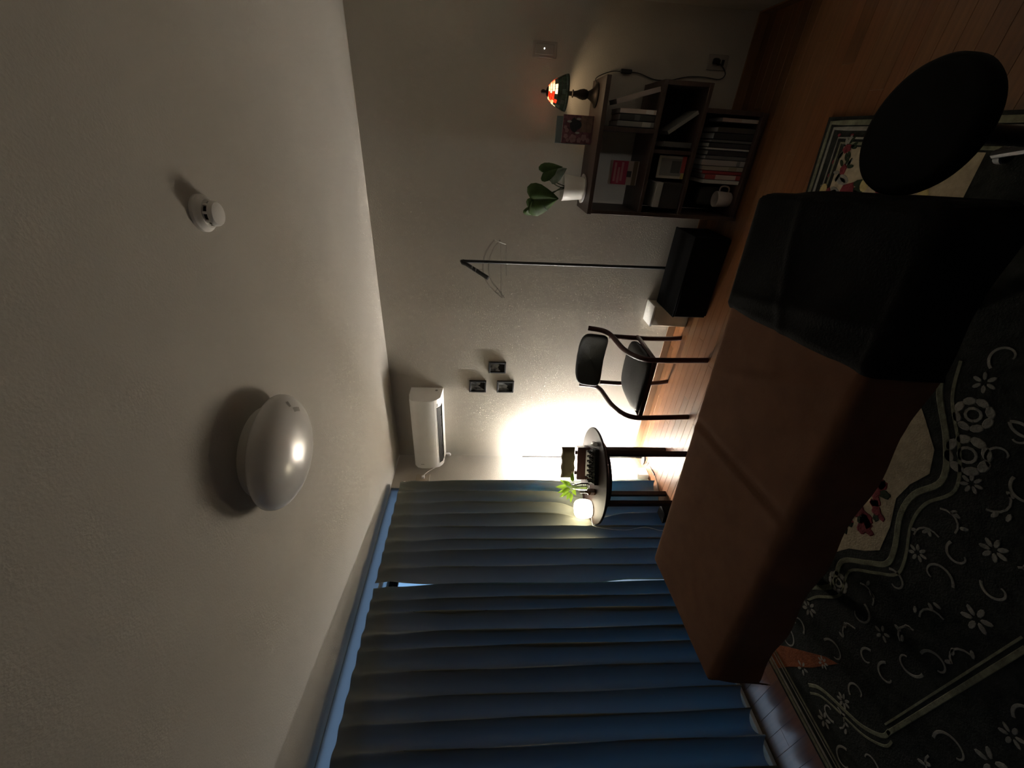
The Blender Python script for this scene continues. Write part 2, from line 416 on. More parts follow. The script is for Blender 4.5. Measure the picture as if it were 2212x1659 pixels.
# ------------------------------------------------------------------ things on the side table
ad = thing('aroma_diffuser', 'glowing cream drum shaped aroma diffuser at the curtain side of the round table', 'diffuser', (.235, -.865, TZ))
mdf, t_, b_ = _mat('diffuser_shell')
b_.inputs['Base Color'].default_value = (.85, .78, .6, 1); b_.inputs['Emission Color'].default_value = (1, .88, .62, 1)
n_ = t_.nodes.new('ShaderNodeTexNoise'); n_.inputs['Scale'].default_value = 16; co_ = t_.nodes.new('ShaderNodeTexCoord')
mr_ = t_.nodes.new('ShaderNodeMapRange'); mr_.inputs[3].default_value = .85 * DIFF; mr_.inputs[4].default_value = 1.15 * DIFF
t_.links.new(co_.outputs['Object'], n_.inputs['Vector']); t_.links.new(n_.outputs['Fac'], mr_.inputs[0]); t_.links.new(mr_.outputs[0], b_.inputs['Emission Strength'])
pr = [(0, .138), (.030, .138), (.052, .134), (.066, .122), (.074, .098), (.077, .070), (.074, .040), (.068, .018), (.062, .008)]
MB().lathe(pr[::-1], (0, 0, 0), 48).obj('shade', mdf, ad, 60)
MB().lathe([(0, 0), (.058, 0), (.062, .003), (.062, .009), (0, .009)], (0, 0, 0), 40).obj('base', M['whitem'], ad, 40)
MB().lathe([(.006, .1382), (.012, .1382), (.012, .1395), (.006, .1395), (.006, .1382)], (0, 0, 0), 16).obj('mist_outlet', M['whitem'], ad)
cp = bez([(.19, -.90, .7035), (.17, -.95, .7035), (.20, -1.005, .704), (.205, -1.035, .60), (.20, -1.04, .45), (.205, -1.02, .30), (.20, -1.05, .17), (.21, -1.03, .06), (.22, -1.0, .004), (.20, -1.06, .004)], 5)
# plant in clear vase
vs_ = thing('vase', 'clear glass vase with bright green leafy cutting on the round table', 'plant', (.32, -.715, TZ))
MB().lathe([(0, .004), (.030, .004), (.036, .02), (.036, .07), (.026, .12), (.020, .135), (.022, .142), (.020, .142), (.018, .135), (.024, .12), (.033, .07), (.033, .02), (0, .008)], (0, 0, 0), 28).obj('glass', M['vglass'], vs_, 60)
def leaf_mesh(mb, base, dirv, nrm, L, W, curl=.25, tip=1.6, heart=.0, fold=.15, nu=8, nv=6, wave=0):
    base = Vector(base); dv = Vector(dirv).normalized(); n = Vector(nrm); n = (n - dv * n.dot(dv)).normalized(); sd = dv.cross(n)
    def fn(u, v):
        wd = W * (math.sin(PI * min(1, u ** (.65)) ) ** .8) * (1 - .25 * u) if 0 < u < 1 else 0
        s = (v - .5) * 2
        bk = -heart * L * (s * s) * max(0, 1 - u * 2.2)
        return base + dv * (L * u + bk) + sd * (s * wd * .5) + n * (fold * abs(s) * wd * .5 - curl * L * u * u + wave * math.sin(7 * u + 2 * s))
    return mb.grid(fn, nu, nv)
tips = [(-.11, .08, .24), (-.07, -.06, .27), (-.13, -.04, .20), (.04, .05, .27), (.06, -.03, .20), (-.01, .02, .31), (-.10, -.10, .17), (.12, .07, .15), (.02, -.10, .14), (-.04, .09, .17), (.05, .03, .23), (-.05, -.02, .29), (-.12, .03, .13), (.02, -.06, .25)]
cr_ = random.Random(4)
for k, tp in enumerate(tips):
    tp = Vector(tp); st = Vector((tp.x * .35, tp.y * .35, .13 + .25 * (tp.z - .1)))
    lo = leaf_mesh(MB(), st, tp - st, (cr_.uniform(-.4, .4) + .7, -.7 + cr_.uniform(-.3, .3), .9), (tp - st).length * .6 + .02, .036 + cr_.uniform(-.006, .008), curl=.25)
    lo.obj('leaf', M['leafl'], vs_, 180)
sm = MB()
for k, tp in enumerate(tips):
    tp = Vector(tp); st = Vector((tp.x * .35, tp.y * .35, .13 + .25 * (tp.z - .1)))
    sm.tube(bez([(cr_.uniform(-.012, .012), cr_.uniform(-.012, .012), .02), (st.x * .2, st.y * .2, .11), st], 4), .0018, 5)
stuff(sm.obj('stems', M['ltgrn'], vs_, 180))
# amber bottle
ab = thing('amber_bottle', 'amber glass spray bottle with white cap in front of the leafy cutting', 'bottle', (.43, -.865, TZ))
MB().box((-.019, -.019, 0), (.019, .019, .066), .005).obj('body', M['amber'], ab, 40)
MB().box((-.0195, -.0195, .012), (.0195, .0195, .048), .004).obj('label', C('bottle_label', (.20, .12, .10), .5), ab, 40)
MB().lathe([(0, .064), (.013, .066), (.010, .076), (.009, .088), (0, .088)], (0, 0, 0), 20).obj('neck', M['amber'], ab, 60)
MB().lathe([(0, .086), (.0105, .086), (.0105, .122), (.009, .126), (0, .126)], (0, 0, 0), 20).obj('cap', C('bright_cap', (.85, .86, .85), .3), ab, 40)
# oil bottles in a black tray
ta = math.atan2(-.769 + .90, .749 - .532)
tr = thing('bottle_tray', 'black open tray holding two rows of little oil bottles on the round table', 'tray', (.615, -.775, TZ), ta)
tm = MB(); tm.box((-.135, -.045, 0), (.135, .045, .006)).box((-.135, -.045, 0), (.135, -.040, .030)).box((-.135, .040, 0), (.135, .045, .030)).box((-.135, -.045, 0), (-.130, .045, .030)).box((.130, -.045, 0), (.135, .045, .030))
tm.obj('tray_body', M['black'], tr)
mbt = Matrix.Translation(tr.location) @ Matrix.Rotation(ta, 4, 'Z')
proto = None; names = ['first', 'second', 'third', 'fourth', 'fifth', 'sixth', 'seventh']
for rowi in range(2):
    for k in range(7):
        lx = -.112 + k * .0373; ly = -.020 + rowi * .040
        loc = mbt @ Vector((lx, ly, .0062))
        lab = 'dark glass oil bottle, %s from the left in the %s row of the black tray' % (names[k], 'front' if rowi == 0 else 'back')
        if proto is None:
            proto = thing('oil_bottle', lab, 'bottle', loc, ta, 'oil bottles in the black tray')
            MB().lathe([(0, 0), (.0135, 0), (.0145, .003), (.0145, .040), (.010, .048), (.007, .050), (0, .050)], (0, 0, 0), 18).obj('body', M['bottle'], proto, 50)
            MB().lathe([(.0147, .010), (.0149, .010), (.0149, .034), (.0147, .034), (.0147, .010)], (0, 0, 0), 18).obj('label', M['blabel'], proto, 50)
            MB().lathe([(0, .049), (.0085, .049), (.009, .051), (.009, .066), (.008, .068), (0, .068)], (0, 0, 0), 14).obj('cap', M['black'], proto, 50)
        else:
            c = copy_tree(proto); c.location = loc; c['label'] = lab
# dark wooden box with white paper, olive pouch above
bx = thing('wooden_box', 'dark wooden box with white paper in its open front behind the oil bottles', 'box', (.465, -.575, TZ), math.radians(28))
b1 = MB(); b1.box((-.135, -.04, .035), (.135, .045, .105), .003).box((-.135, .0, 0), (.135, .045, .035), .002)
b1.obj('body', M['boxw'], bx, 40)
B('side_panel', (-.135, -.04, 0), (-.112, .0, .036), M['boxw'], bx, .002); B('side_panel', (.112, -.04, 0), (.135, .0, .036), M['boxw'], bx, .002)
B('paper', (-.108, -.032, .002), (.108, -.004, .033), M['paper'], bx, .003)
for x in (-.085, .085): B('foot', (x - .012, -.02, .104), (x + .012, .02, .120), M['boxw'], bx, .002)
pc = thing('pouch', 'olive grey fabric pouch lying on top of the dark wooden box', 'pouch', (.465, -.575, TZ + .120), math.radians(26))
def pouch(u, v):
    t = 2 * PI * v; e = (abs(2 * u - 1)) ** 8
    cx, cz = math.cos(t), math.sin(t)
    sxx = math.copysign(abs(cx) ** .45, cx); szz = math.copysign(abs(cz) ** .45, cz)
    k = 1 - .06 * e
    return ((u - .5) * .262, sxx * .035 * (1 - .85 * e) , .055 + szz * (.052 + .004 * math.cos(6 * PI * u)) * (1.02 - .02 * e))
MB().grid(pouch, 24, 28).obj('body', M['pouch'], pc, 180)
B('zip_pull', (-.085, -.037, .018), (-.065, -.033, .030), C('tan_leather', (.45, .35, .2), .5), pc, .002)
B('seam', (-.12, -.0365, .100), (.12, -.030, .104), M['pouch'], pc, .001)
# little grey roll and white card box
gr = thing('tape_roll', 'small grey roll with pale end lying at the right rim of the round table', 'roll', (.745, -.665, TZ), math.radians(35))
MB().lathe([(0, -.035), (.017, -.035), (.018, -.033), (.018, .033), (.017, .035), (0, .035)], (0, 0, .0182), 24, 'Y').obj('body', C('grey_roll', (.24, .22, .22), .45), gr, 40)
MB().lathe([(.0, -.0362), (.014, -.0362), (.014, -.035), (0, -.035)], (0, 0, .0182), 24, 'Y').obj('end_cap', M['paper'], gr, 40)
cb = thing('card_box', 'pale grey paper card standing behind the oil bottles beside the vase', 'card', (.318, -.575, TZ), math.radians(30))
B('card', (-.04, -.004, 0), (.04, .004, .07), C('pale_card', (.55, .54, .55), .8), cb, .001)
dc = tag(MB(cp[0]).tube(cp, .0016, 6).obj('diffuser_cord', M['whitem'], None, 180), 'thin pale cord hanging from the round table down along the curtain', 'cord')
# dark box behind table leg
dbx = thing('storage_box', 'small dark box on the floor against the curtain behind the round table leg', 'box', (.22, -.92, 0))
B('body', (.185, -.965, 0), (.275, -.86, .125), M['blackm'], dbx, .004, dbx.location)
B('lid', (.182, -.968, .125), (.278, -.857, .14), M['blackm'], dbx, .003, dbx.location)

# ------------------------------------------------------------------ armchair
ch = thing('armchair', 'dark red-brown bentwood armchair with black leather seat and backrest', 'chair', (1.22, -.37, 0))
oc = ch.location
armL = bez([(.969, -.594, 0), (.966, -.600, .17), (.965, -.608, .324), (.965, -.606, .430), (.965, -.556, .508), (.965, -.447, .563), (.963, -.316, .585), (.960, -.226, .597), (.958, -.172, .620), (.957, -.145, .668), (.957, -.132, .765)], 6)
armR = bez([(1.463, -.580, 0), (1.460, -.585, .17), (1.458, -.588, .324), (1.456, -.582, .430), (1.456, -.535, .508), (1.456, -.440, .563), (1.458, -.316, .585), (1.460, -.226, .597), (1.463, -.165, .620), (1.468, -.130, .668), (1.472, -.105, .765)], 6)
for pts in (armL, armR): MB(oc).tube(pts, .0205, 12, ry=.017, up=(1, 0, 0)).obj('arm_rail', M['dwood'], ch, 60)
for pts in ([(1.0, -.160, .60), (.999, -.170, .45), (1.0, -.172, .25), (1.004, -.160, .10), (1.010, -.142, 0)], [(1.432, -.160, .60), (1.434, -.178, .45), (1.432, -.182, .25), (1.428, -.165, .10), (1.424, -.140, 0)]):
    MB(oc).tube(bez(pts, 6), .0195, 12, ry=.016, up=(1, 0, 0)).obj('rear_leg', M['dwood'], ch, 60)
MB(oc).tube([(.965, -.60, .385), (1.458, -.588, .385)], .010, 8, ry=.018, up=(0, 1, 0)).obj('seat_rail', M['dwood'], ch, 60)
for x in (.972, 1.452): MB(oc).tube([(x, -.59, .385), (x * .97 + .035, -.17, .375)], .010, 8, ry=.020, up=(1, 0, 0)).obj('seat_rail', M['dwood'], ch, 60)
def cushion(mb, ax, ay, cz, sx, sy, sz, ex=4, n=24, dome=.0, taper=0):
    """rounded pad: superellipse plan, soft edge"""
    def fn(u, v):
        t = 2 * PI * u; f = PI * (v - .5)
        cf, sf = math.cos(f), math.sin(f)
        k = abs(cf) ** .35; s = math.copysign(abs(sf) ** .6, sf)
        px = math.copysign(abs(math.cos(t)) ** (2 / ex), math.cos(t)); py = math.copysign(abs(math.sin(t)) ** (2 / ex), math.sin(t))
        r2 = (px * k) ** 2 + (py * k) ** 2
        tx = 1 + taper * py * k
        return Vector((ax + px * k * sx * tx, ay + py * k * sy, cz + s * sz + (dome * (1 - r2 * .6) if sf > 0 else 0)))
    return mb.grid(fn, n * 2, n // 2)
cushion(MB(oc), 1.212, -.375, .405, .233, .225, .030, 4.5, dome=.014, taper=-.06).obj('seat', M['leather'], ch, 180)
def backrest(u, v):
    t = 2 * PI * u; f = PI * (v - .5); cf, sf = math.cos(f), math.sin(f)
    k = abs(cf) ** .3; s = math.copysign(abs(sf) ** .7, sf)
    px = math.copysign(abs(math.cos(t)) ** .42, math.cos(t)) * k; pz = math.copysign(abs(math.sin(t)) ** .42, math.sin(t)) * k
    x = 1.212 + px * .237
    return (x, -.142 + s * .026 + .05 * (1 - px * px) - .03 + .022 * pz, .703 + pz * .107 + .008 * (1 - px * px))
MB(oc).grid(backrest, 56, 14).obj('backrest', M['leather'], ch, 180)

# ------------------------------------------------------------------ white bin, black box, pole stand
wbn = thing('waste_bin', 'cream lidded bin standing against the wall right of the armchair', 'bin', (1.64, -.085, 0))
ob = wbn.location
B('body', (1.532, -.165, 0), (1.694, -.010, .285), C('cream_plastic', (.62, .57, .45), .5), wbn, .010, ob, seg=3)
B('lid', (1.528, -.169, .284), (1.698, -.008, .300), M['white'], wbn, .006, ob, seg=2)
kb = thing('black_box', 'low black box on the floor against the wall, left of the bookshelf', 'box', (1.98, -.22, 0))
ok = kb.location
B('body', (1.705, -.385, .012), (2.255, -.075, .238), M['blackm'], kb, .004, ok)
B('lid', (1.702, -.388, .238), (2.258, -.072, .252), M['blackm'], kb, .003, ok)
for x in (1.73, 2.23):
    for yy in (-.36, -.10): B('foot', (x - .015, yy - .015, 0), (x + .015, yy + .015, .013), M['blackm'], kb, 0, ok)
ps = thing('pole_stand', 'slim black pole with short angled arm standing behind the low black box', 'stand', (1.957, -.045, 0))
op = ps.location
MB(op).box((1.915, -.069, 0), (2.0, -.015, .012), .003).obj('base', M['black'], ps)
MB(op).tube([(1.958, -.045, .01), (1.942, -.045, 1.752)], .0115, 12).obj('pole', M['black'], ps, 40)
MB(op).tube([(1.942, -.045, 1.752), (1.942, -.052, 1.768), (1.936, -.075, 1.758), (1.930, -.072, 1.742)], .0135, 10).obj('joint', M['black'], ps, 60)
MB(op).tube([(1.936, -.062, 1.752), (1.86, -.16, 1.574)], [.0135, .0150], 14).obj('arm', M['black'], ps, 40)
for k in (.35, .5):
    a = Vector((1.936, -.062, 1.752)).lerp(Vector((1.86, -.16, 1.574)), k); MB(op).lathe([(.0140, -.004), (.0158, -.004), (.0158, .004), (.0140, .004), (.0140, -.004)], a, 14).obj('ring', M['steel'], ps)
MB(op).tube(bez([(1.925, -.08, 1.70), (1.905, -.10, 1.69), (1.90, -.11, 1.66), (1.88, -.12, 1.635), (1.875, -.13, 1.61), (1.86, -.14, 1.60)], 5), .0012, 5).obj('string', M['dark'], ps, 180)
hg = thing('clothes_hanger', 'clear plastic clothes hanger with curled tips hanging on the black pole', 'hanger', (1.90, -.075, 1.60))
oh = hg.location
def yb(x): return -.075
for dz in (0, -.040):
    MB(oh).tube(bez([(2.112, -.085, 1.535 + dz), (2.06, -.085, 1.575 + dz), (1.99, -.085, 1.605 + dz), (1.90, -.085, 1.612 + dz), (1.82, -.085, 1.590 + dz), (1.745, -.085, 1.528 + dz), (1.69, -.085, 1.462 + dz * .4)], 6), .0042, 6).obj('shoulder_bar', M['clear'], hg, 180)
MB(oh).tube(bez([(2.112, -.085, 1.535), (2.10, -.085, 1.50), (2.085, -.085, 1.455)], 5), .0035, 6).obj('end_bar', C('clear_edge', (.75, .73, .68), .2), hg, 180)
MB(oh).tube(bez([(2.08, -.085, 1.49), (1.98, -.085, 1.485), (1.88, -.085, 1.48), (1.76, -.085, 1.475), (1.69, -.085, 1.462)], 5), .0022, 6).obj('lower_bar', M['clear'], hg, 180)
MB(oh).tube(bez([(2.08, -.085, 1.45), (1.98, -.085, 1.447), (1.86, -.085, 1.44)], 5), .0022, 6).obj('lower_bar', M['clear'], hg, 180)
MB(oh).tube(bez([(1.76, -.085, 1.50), (1.735, -.085, 1.515), (1.725, -.085, 1.495), (1.735, -.085, 1.48), (1.745, -.085, 1.485)], 5), .0022, 6).obj('curl', M['clear'], hg, 180)
MB(oh).tube(bez([(1.74, -.085, 1.468), (1.72, -.085, 1.478), (1.705, -.085, 1.460), (1.715, -.085, 1.447)], 5), .0022, 6).obj('curl', M['clear'], hg, 180)
MB(oh).tube(bez([(1.90, -.085, 1.612), (1.90, -.085, 1.66), (1.915, -.085, 1.70), (1.935, -.072, 1.715), (1.93, -.066, 1.735)], 5), .0022, 6).obj('hook', M['clear'], hg, 180)

# ------------------------------------------------------------------ bookshelf
bs = thing('bookshelf', 'dark wooden open bookshelf with stepped right side against the back wall', 'bookshelf', (2.69, -.18, 0))
os_ = bs.location
X0, X1, YD, TK = 2.355, 3.045, -.345, .022
def board(a, b, n): return B(n, a, b, M['shelfw'], bs, .0015, os_)
board((X0 - .004, YD - .004, .945), (X1, -.012, .970), 'top')
board((X0, YD, 0), (X0 + TK, -.014, .945), 'side_panel')
board((X0 + TK, YD, .628), (X1, -.014, .650), 'shelf')
board((X0 + TK, YD, .372), (X1, -.014, .394), 'shelf')
board((X0 + TK, YD, .02), (2.93, -.014, .042), 'shelf')
board((X1 - TK, YD, .394), (X1, -.014, .628), 'side_panel')
board((2.795, YD, .650), (2.817, -.014, .945), 'divider')
board((2.70, YD + .02, .394), (2.72, -.014, .628), 'divider')
board((2.912, YD, .042), (2.934, -.014, .372), 'side_panel')
board((X0 + TK, YD + .015, 0), (2.93, YD + .03, .02), 'plinth')
board((X0 + TK, -.014, .394), (X1 - TK, -.010, .628), 'back_panel')
board((X0 + TK, -.014, .042), (2.912, -.010, .372), 'back_panel')
def book(x, z, t, h, d, c, label, y0=None, tilt=0, group=None, band=None, rough=.6, name='book'):
    """a book standing spine out: thickness t along X, height h, depth d"""
    y0 = YD + .03 if y0 is None else y0
    bk = thing(name, label, 'book', (x, y0, z), 0, group)
    bk.rotation_euler = (0, tilt, 0)
    m = C('cover_%d' % len(M), c, rough)
    cv = MB(); cv.box((0, 0, 0), (.0015 if t > .008 else t * .2, d, h)).box((t - .0015, 0, 0), (t, d, h)).box((0, -.001, 0), (t, .002, h), .0006)
    cv.obj('cover', m, bk)
    B('pages', (.0015, .002, .003), (t - .0015, d - .004, h - .003), M['paper'], bk)
    if band:
        zc, hh, bc = band
        B('spine_label', (.001, -.0018, zc), (t - .001, -.0008, zc + hh), C('spine_%d' % len(M), bc, .6), bk)
    return bk
# row one, right of the divider
g1 = 'books standing beside the upper divider'
book(2.822, .6502, .026, .215, .20, (.22, .22, .21), 'grey spined book against the upper divider on the bookshelf', group=g1, band=(.02, .05, (.40, .40, .38)))
book(2.851, .6502, .030, .205, .20, (.035, .035, .035), 'black book between pale spined books beside the upper divider', group=g1, band=(.09, .03, (.12, .12, .12)))
book(2.884, .6502, .022, .21, .20, (.55, .47, .42), 'pale pink spined book beside the black book on the upper shelf', group=g1, band=(.015, .045, (.65, .63, .6)))
bl = book(2.992, .6504, .024, .245, .17, (.36, .30, .27), 'brown book leaning to the left at the open right end of the upper shelf', tilt=-.29)
# grey display board and pink book
pk = thing('book', 'pink and white picture book propped up in the upper left compartment', 'book', (2.58, -.20, .6502), math.radians(2))
pk.rotation_euler = (-.2, 0, math.radians(2))
B('pages', (-.066, .001, 0), (.066, .011, .175), M['paper'], pk)
B('cover', (-.067, -.002, 0), (.067, .001, .177), C('pink_cover', (.50, .42, .38), .5), pk)
B('pink_panel', (-.066, -.0030, .065), (.066, -.0021, .160), C('pink_print', (.46, .045, .115), .5), pk)
for zz, a, b in ((.135, -.05, .055), (.112, -.058, .03), (.092, -.045, .058)): B('title_strip', (a, -.0040, zz), (b, -.0031, zz + .013), C('pale_print', (.62, .30, .36), .5), pk)
B('dark_print', (-.022, -.0030, .038), (.012, -.0021, .066), C('dark_print', (.05, .05, .06), .5), pk)
B('brown_print', (-.066, -.0030, .006), (.066, -.0021, .032), C('brown_print', (.16, .12, .08), .5), pk)
# row two
lean = book(2.905, .396, .020, .185, .16, (.27, .26, .24), 'thin grey book leaning left in the middle row of the bookshelf', tilt=-.62, y0=-.30)
cdp = thing('picture_card', 'small framed card with red corner propped in the middle row of the bookshelf', 'picture', (2.632, -.30, .3972), math.radians(3))
cdp.rotation_euler = (-.1, 0, math.radians(4))
B('card', (-.060, 0, 0), (.060, .008, .165), C('cream_card', (.50, .48, .42), .5), cdp, .001)
B('picture', (-.046, -.0012, .022), (.046, 0, .150), C('grey_picture', (.22, .22, .21), .5), cdp)
B('dark_figure', (-.030, -.0022, .030), (.034, -.0013, .085), C('dark_picture', (.08, .085, .085), .5), cdp)
B('red_strip', (-.028, -.0022, .001), (.060, -.0013, .026), C('red_print', (.38, .06, .06), .5), cdp)
B('yellow_strip', (-.060, -.0022, .001), (-.029, -.0013, .020), C('yellow_print', (.50, .40, .14), .5), cdp)
dvd = book(2.735, .396, .028, .17, .14, (.09, .09, .09), 'black cased book upright right of the framed card', y0=-.30)
wbk = thing('paper_box', 'long pale paper box lying in the middle row at the bookshelf left end', 'box', (2.49, -.26, .396))
B('body', (2.41, -.33, .520), (2.55, -.16, .560), C('pale_box', (.42, .42, .40), .6), wbk, .002, wbk.location)
B('under_box', (2.405, -.325, .396), (2.55, -.15, .520), C('dim_box', (.035, .033, .03), .7), wbk, .002, wbk.location)
ppd = thing('paper_stack', 'little stack of grey paper in the middle row beside the pale box', 'paper', (2.62, -.12, .396))
for k in range(3): B('sheet', (2.575, -.10, .396 + k * .012), (2.69, -.02, .406 + k * .012), C('stack_%d' % k, (.3, .3, .29), .8), ppd, .001, ppd.location)
# bottom row
rows = [(2.560, .020, .235, (.55, .56, .53), 'white spined book at the left end of the bottom row', None),
        (2.583, .026, .225, (.35, .06, .06), 'red book with a pale label in the bottom row', (.03, .13, (.5, .42, .38))),
        (2.612, .016, .25, (.30, .04, .045), 'slim dark red book in the bottom row beside the labelled red book', None),
        (2.631, .022, .26, (.40, .37, .31), 'cream spined book in the bottom row right of the slim red book', (.04, .05, (.30, .28, .2))),
        (2.656, .030, .27, (.42, .39, .38), 'thick pale grey book in the bottom row, tallest of the pale books', (.03, .02, (.2, .2, .2))),
        (2.689, .018, .255, (.13, .13, .13), 'dark grey book in the bottom row right of the thick pale book', None),
        (2.710, .024, .25, (.04, .04, .045), 'thick black book in the middle of the bottom row', None),
        (2.738, .009, .27, (.50, .50, .47), 'very thin pale booklet between black books in the bottom row', None),
        (2.750, .022, .255, (.035, .035, .04), 'black book right of the thin pale booklet in the bottom row', None),
        (2.776, .012, .245, (.12, .12, .115), 'thin charcoal booklet in the bottom row', None),
        (2.792, .030, .24, (.03, .03, .03), 'widest black book in the right half of the bottom row', None),
        (2.826, .025, .225, (.05, .045, .04), 'brown black book near the right end of the bottom row', None)]
for x, t, h, c, l, bnd in rows: book(x, .0422, t, h, .19, c, l, group='books on the bottom shelf', band=bnd)
book(2.878, .0422, .018, .215, .18, (.46, .36, .33), 'pale pink book at the open right end of the bottom row', group='books on the bottom shelf', band=(.01, .09, (.5, .49, .46)))
cu = thing('cup', 'white ceramic cup at the left end of the bottom row of the bookshelf', 'cup', (2.47, -.27, .0422))
MB().lathe([(0, 0), (.036, 0), (.042, .006), (.047, .095), (.045, .098), (.043, .095), (.038, .010), (0, .008)], (0, 0, 0), 32).obj('body', C('cup_white', (.55, .50, .47), .4), cu, 60)
MB().tube(bez([(.044, 0, .08), (.07, 0, .078), (.076, 0, .05), (.066, 0, .025), (.041, 0, .02)], 5), .005, 8).obj('handle', M['cup_white'], cu, 180)
ggl = thing('grey_pouch', 'soft grey pouch behind the white cup in the bottom row', 'pouch', (2.47, -.12, .0422))
cushion(MB(), 0, 0, .08, .06, .05, .08, 3).obj('body', C('dim_grey', (.16, .16, .155), .9), ggl, 180)

# ------------------------------------------------------------------ on top of the bookshelf
pt = thing('potted_plant', 'large leafed plant in a white saucered pot on the bookshelf top left end', 'plant', (2.475, -.17, .970))
MB().lathe([(0, 0), (.070, 0), (.082, .006), (.085, .016), (.080, .016), (.074, .009), (0, .008)], (0, 0, 0), 40).obj('saucer', M['white'], pt, 50)
MB().lathe([(0, .009), (.060, .009), (.064, .013), (.078, .140), (.077, .143), (.073, .140), (.068, .115), (0, .115)], (0, 0, 0), 48).obj('pot', M['white'], pt, 50)
MB().lathe([(0, .122), (.040, .121), (.071, .118), (.071, .112), (0, .112)], (0, 0, 0), 32).obj('soil', M['soil'], pt, 60)
def heart(mb, base, dv, n, L, W, slit=True, cup=.10):
    """heart shaped leaf; base = where the stalk joins, dv towards the tip"""
    base = Vector(base); dv = Vector(dv).normalized(); n = Vector(n); n = (n - dv * n.dot(dv)).normalized(); sd = dv.cross(n)
    out = [(0, 0), (-.12, .10), (-.22, .26), (-.20, .42), (-.06, .52), (.14, .54), (.36, .47), (.58, .34), (.78, .19), (.92, .07), (1, 0)]
    for s in (1, -1):
        pts = [(Vector((a, b))) for a, b in out]
        def fn(u, v, s=s):
            k = u * (len(out) - 1); i = min(int(k), len(out) - 2); q = k - i
            a = out[i][0] * (1 - q) + out[i + 1][0] * q; b = out[i][1] * (1 - q) + out[i + 1][1] * q
            ax = max(0, min(1, a * .9 + .08)) * (1 if u > 0 else 0)
            x = ax + (a - ax) * v; y = b * v
            return base + dv * (x * L) + sd * (s * y * W) + n * (-cup * L * x * x + .06 * W * math.sin(PI * v) - .10 * W * v * v + .012 * L * math.sin(14 * x) * v)
        mb.grid(fn, 30, 8)
    return mb
pl_ = Vector((2.475, -.17, .970))
heart(MB(pl_), (2.39, -.20, 1.300), (.12, -.2, -1), (-.15, -1, .15), .165, .190).obj('leaf', M['leaf'], pt, 180)
heart(MB(pl_), (2.335, -.15, 1.315), (-.05, .1, -1), (-.7, -.8, .2), .13, .16).obj('leaf', M['leaf'], pt, 180)
heart(MB(pl_), (2.555, -.19, 1.245), (.35, -.2, -.9), (.3, -1, .2), .12, .10).obj('leaf', M['leaf'], pt, 180)
heart(MB(pl_), (2.535, -.20, 1.190), (.5, -.3, -.7), (.2, -1, .5), .10, .085).obj('leaf', M['leaf2'], pt, 180)
MB(pl_).tube([(2.372, -.222, 1.237), (2.352, -.222, 1.215), (2.332, -.218, 1.196)], [.001, .003, .001], 6).obj('leaf_slit', M['leaf2'], pt, 180)
MB(pl_).tube(bez([(2.478, -.17, 1.085), (2.470, -.175, 1.125), (2.44, -.19, 1.175), (2.41, -.19, 1.24), (2.39, -.198, 1.30)], 6), .0035, 8).obj('stalk', M['stem'], pt, 180)
MB(pl_).tube(bez([(2.478, -.17, 1.085), (2.475, -.17, 1.13), (2.50, -.18, 1.18), (2.535, -.188, 1.23), (2.555, -.19, 1.245)], 6), .0035, 8).obj('stalk', M['stem'], pt, 180)
MB(pl_).tube(bez([(2.474, -.165, 1.085), (2.43, -.16, 1.20), (2.36, -.15, 1.29), (2.335, -.15, 1.315)], 6), .003, 8).obj('stalk', M['stem'], pt, 180)
MB(pl_).tube(bez([(2.48, -.175, 1.085), (2.50, -.18, 1.15), (2.535, -.20, 1.19)], 6), .003, 8).obj('stalk', M['stem'], pt, 180)
# two upright books on top
bb = thing('book', 'blue-grey backed book standing behind the flowered book on the bookshelf top', 'book', (2.79, -.12, .970))
B('cover', (2.715, -.135, .970), (2.855, -.120, 1.185), C('blue_cover', (.16, .20, .21), .5), bb, .001, bb.location)
B('pages', (2.718, -.120, .972), (2.853, -.108, 1.182), M['paper'], bb, 0, bb.location)
fb = thing('book', 'flower patterned plum coloured book standing upright on the bookshelf top', 'book', (2.79, -.17, .970))
of = fb.location
B('pages', (2.722, -.168, .970), (2.862, -.150, 1.150), M['paper'], fb, 0, of)
B('cover', (2.720, -.172, .970), (2.864, -.168, 1.152), C('plum_cover', (.165, .065, .085), .5, var=.5, scale=45), fb, .0005, of)
B('spine', (2.719, -.172, .970), (2.722, -.150, 1.152), M['plum_cover'], fb, 0, of)
B('brown_panel', (2.780, -.1735, .975), (2.862, -.1721, 1.045), C('cover_brown', (.19, .12, .09), .5, var=.3, scale=40), fb, 0, of)
vp = [(2.815 + .032 * math.cos(a) * (1.2 if math.sin(a) > 0 else .8), -.1740, 1.075 + .036 * math.sin(a)) for a in [2 * PI * k / 18 for k in range(18)]]
MB(of).poly(vp, (0, -1, 0), .0008).obj('dark_vase_print', C('cover_dark', (.02, .025, .03), .4), fb)
def bloom(mb, cx, cz, r, n=5, y=-.1745):
    for k in range(n):
        a = 2 * PI * k / n + cx * 50; px, pz = cx + .55 * r * math.cos(a), cz + .55 * r * math.sin(a)
        mb.poly([(px + .5 * r * math.cos(t), y, pz + .5 * r * math.sin(t)) for t in [2 * PI * j / 9 for j in range(9)]], (0, -1, 0), .0006)
    return mb
fm = MB(of)
for cx, cz, r_b in ((2.745, 1.085, .022), (2.738, 1.045, .014), (2.752, 1.018, .018), (2.785, 1.125, .012), (2.755, 1.128, .013), (2.735, 1.115, .010), (2.80, 1.135, .010), (2.74, .992, .012)): bloom(fm, cx, cz, r_b)
stuff(fm.obj('blossom_print', C('cover_blossom', (.36, .22, .23), .5), fb))
fm2 = MB(of)
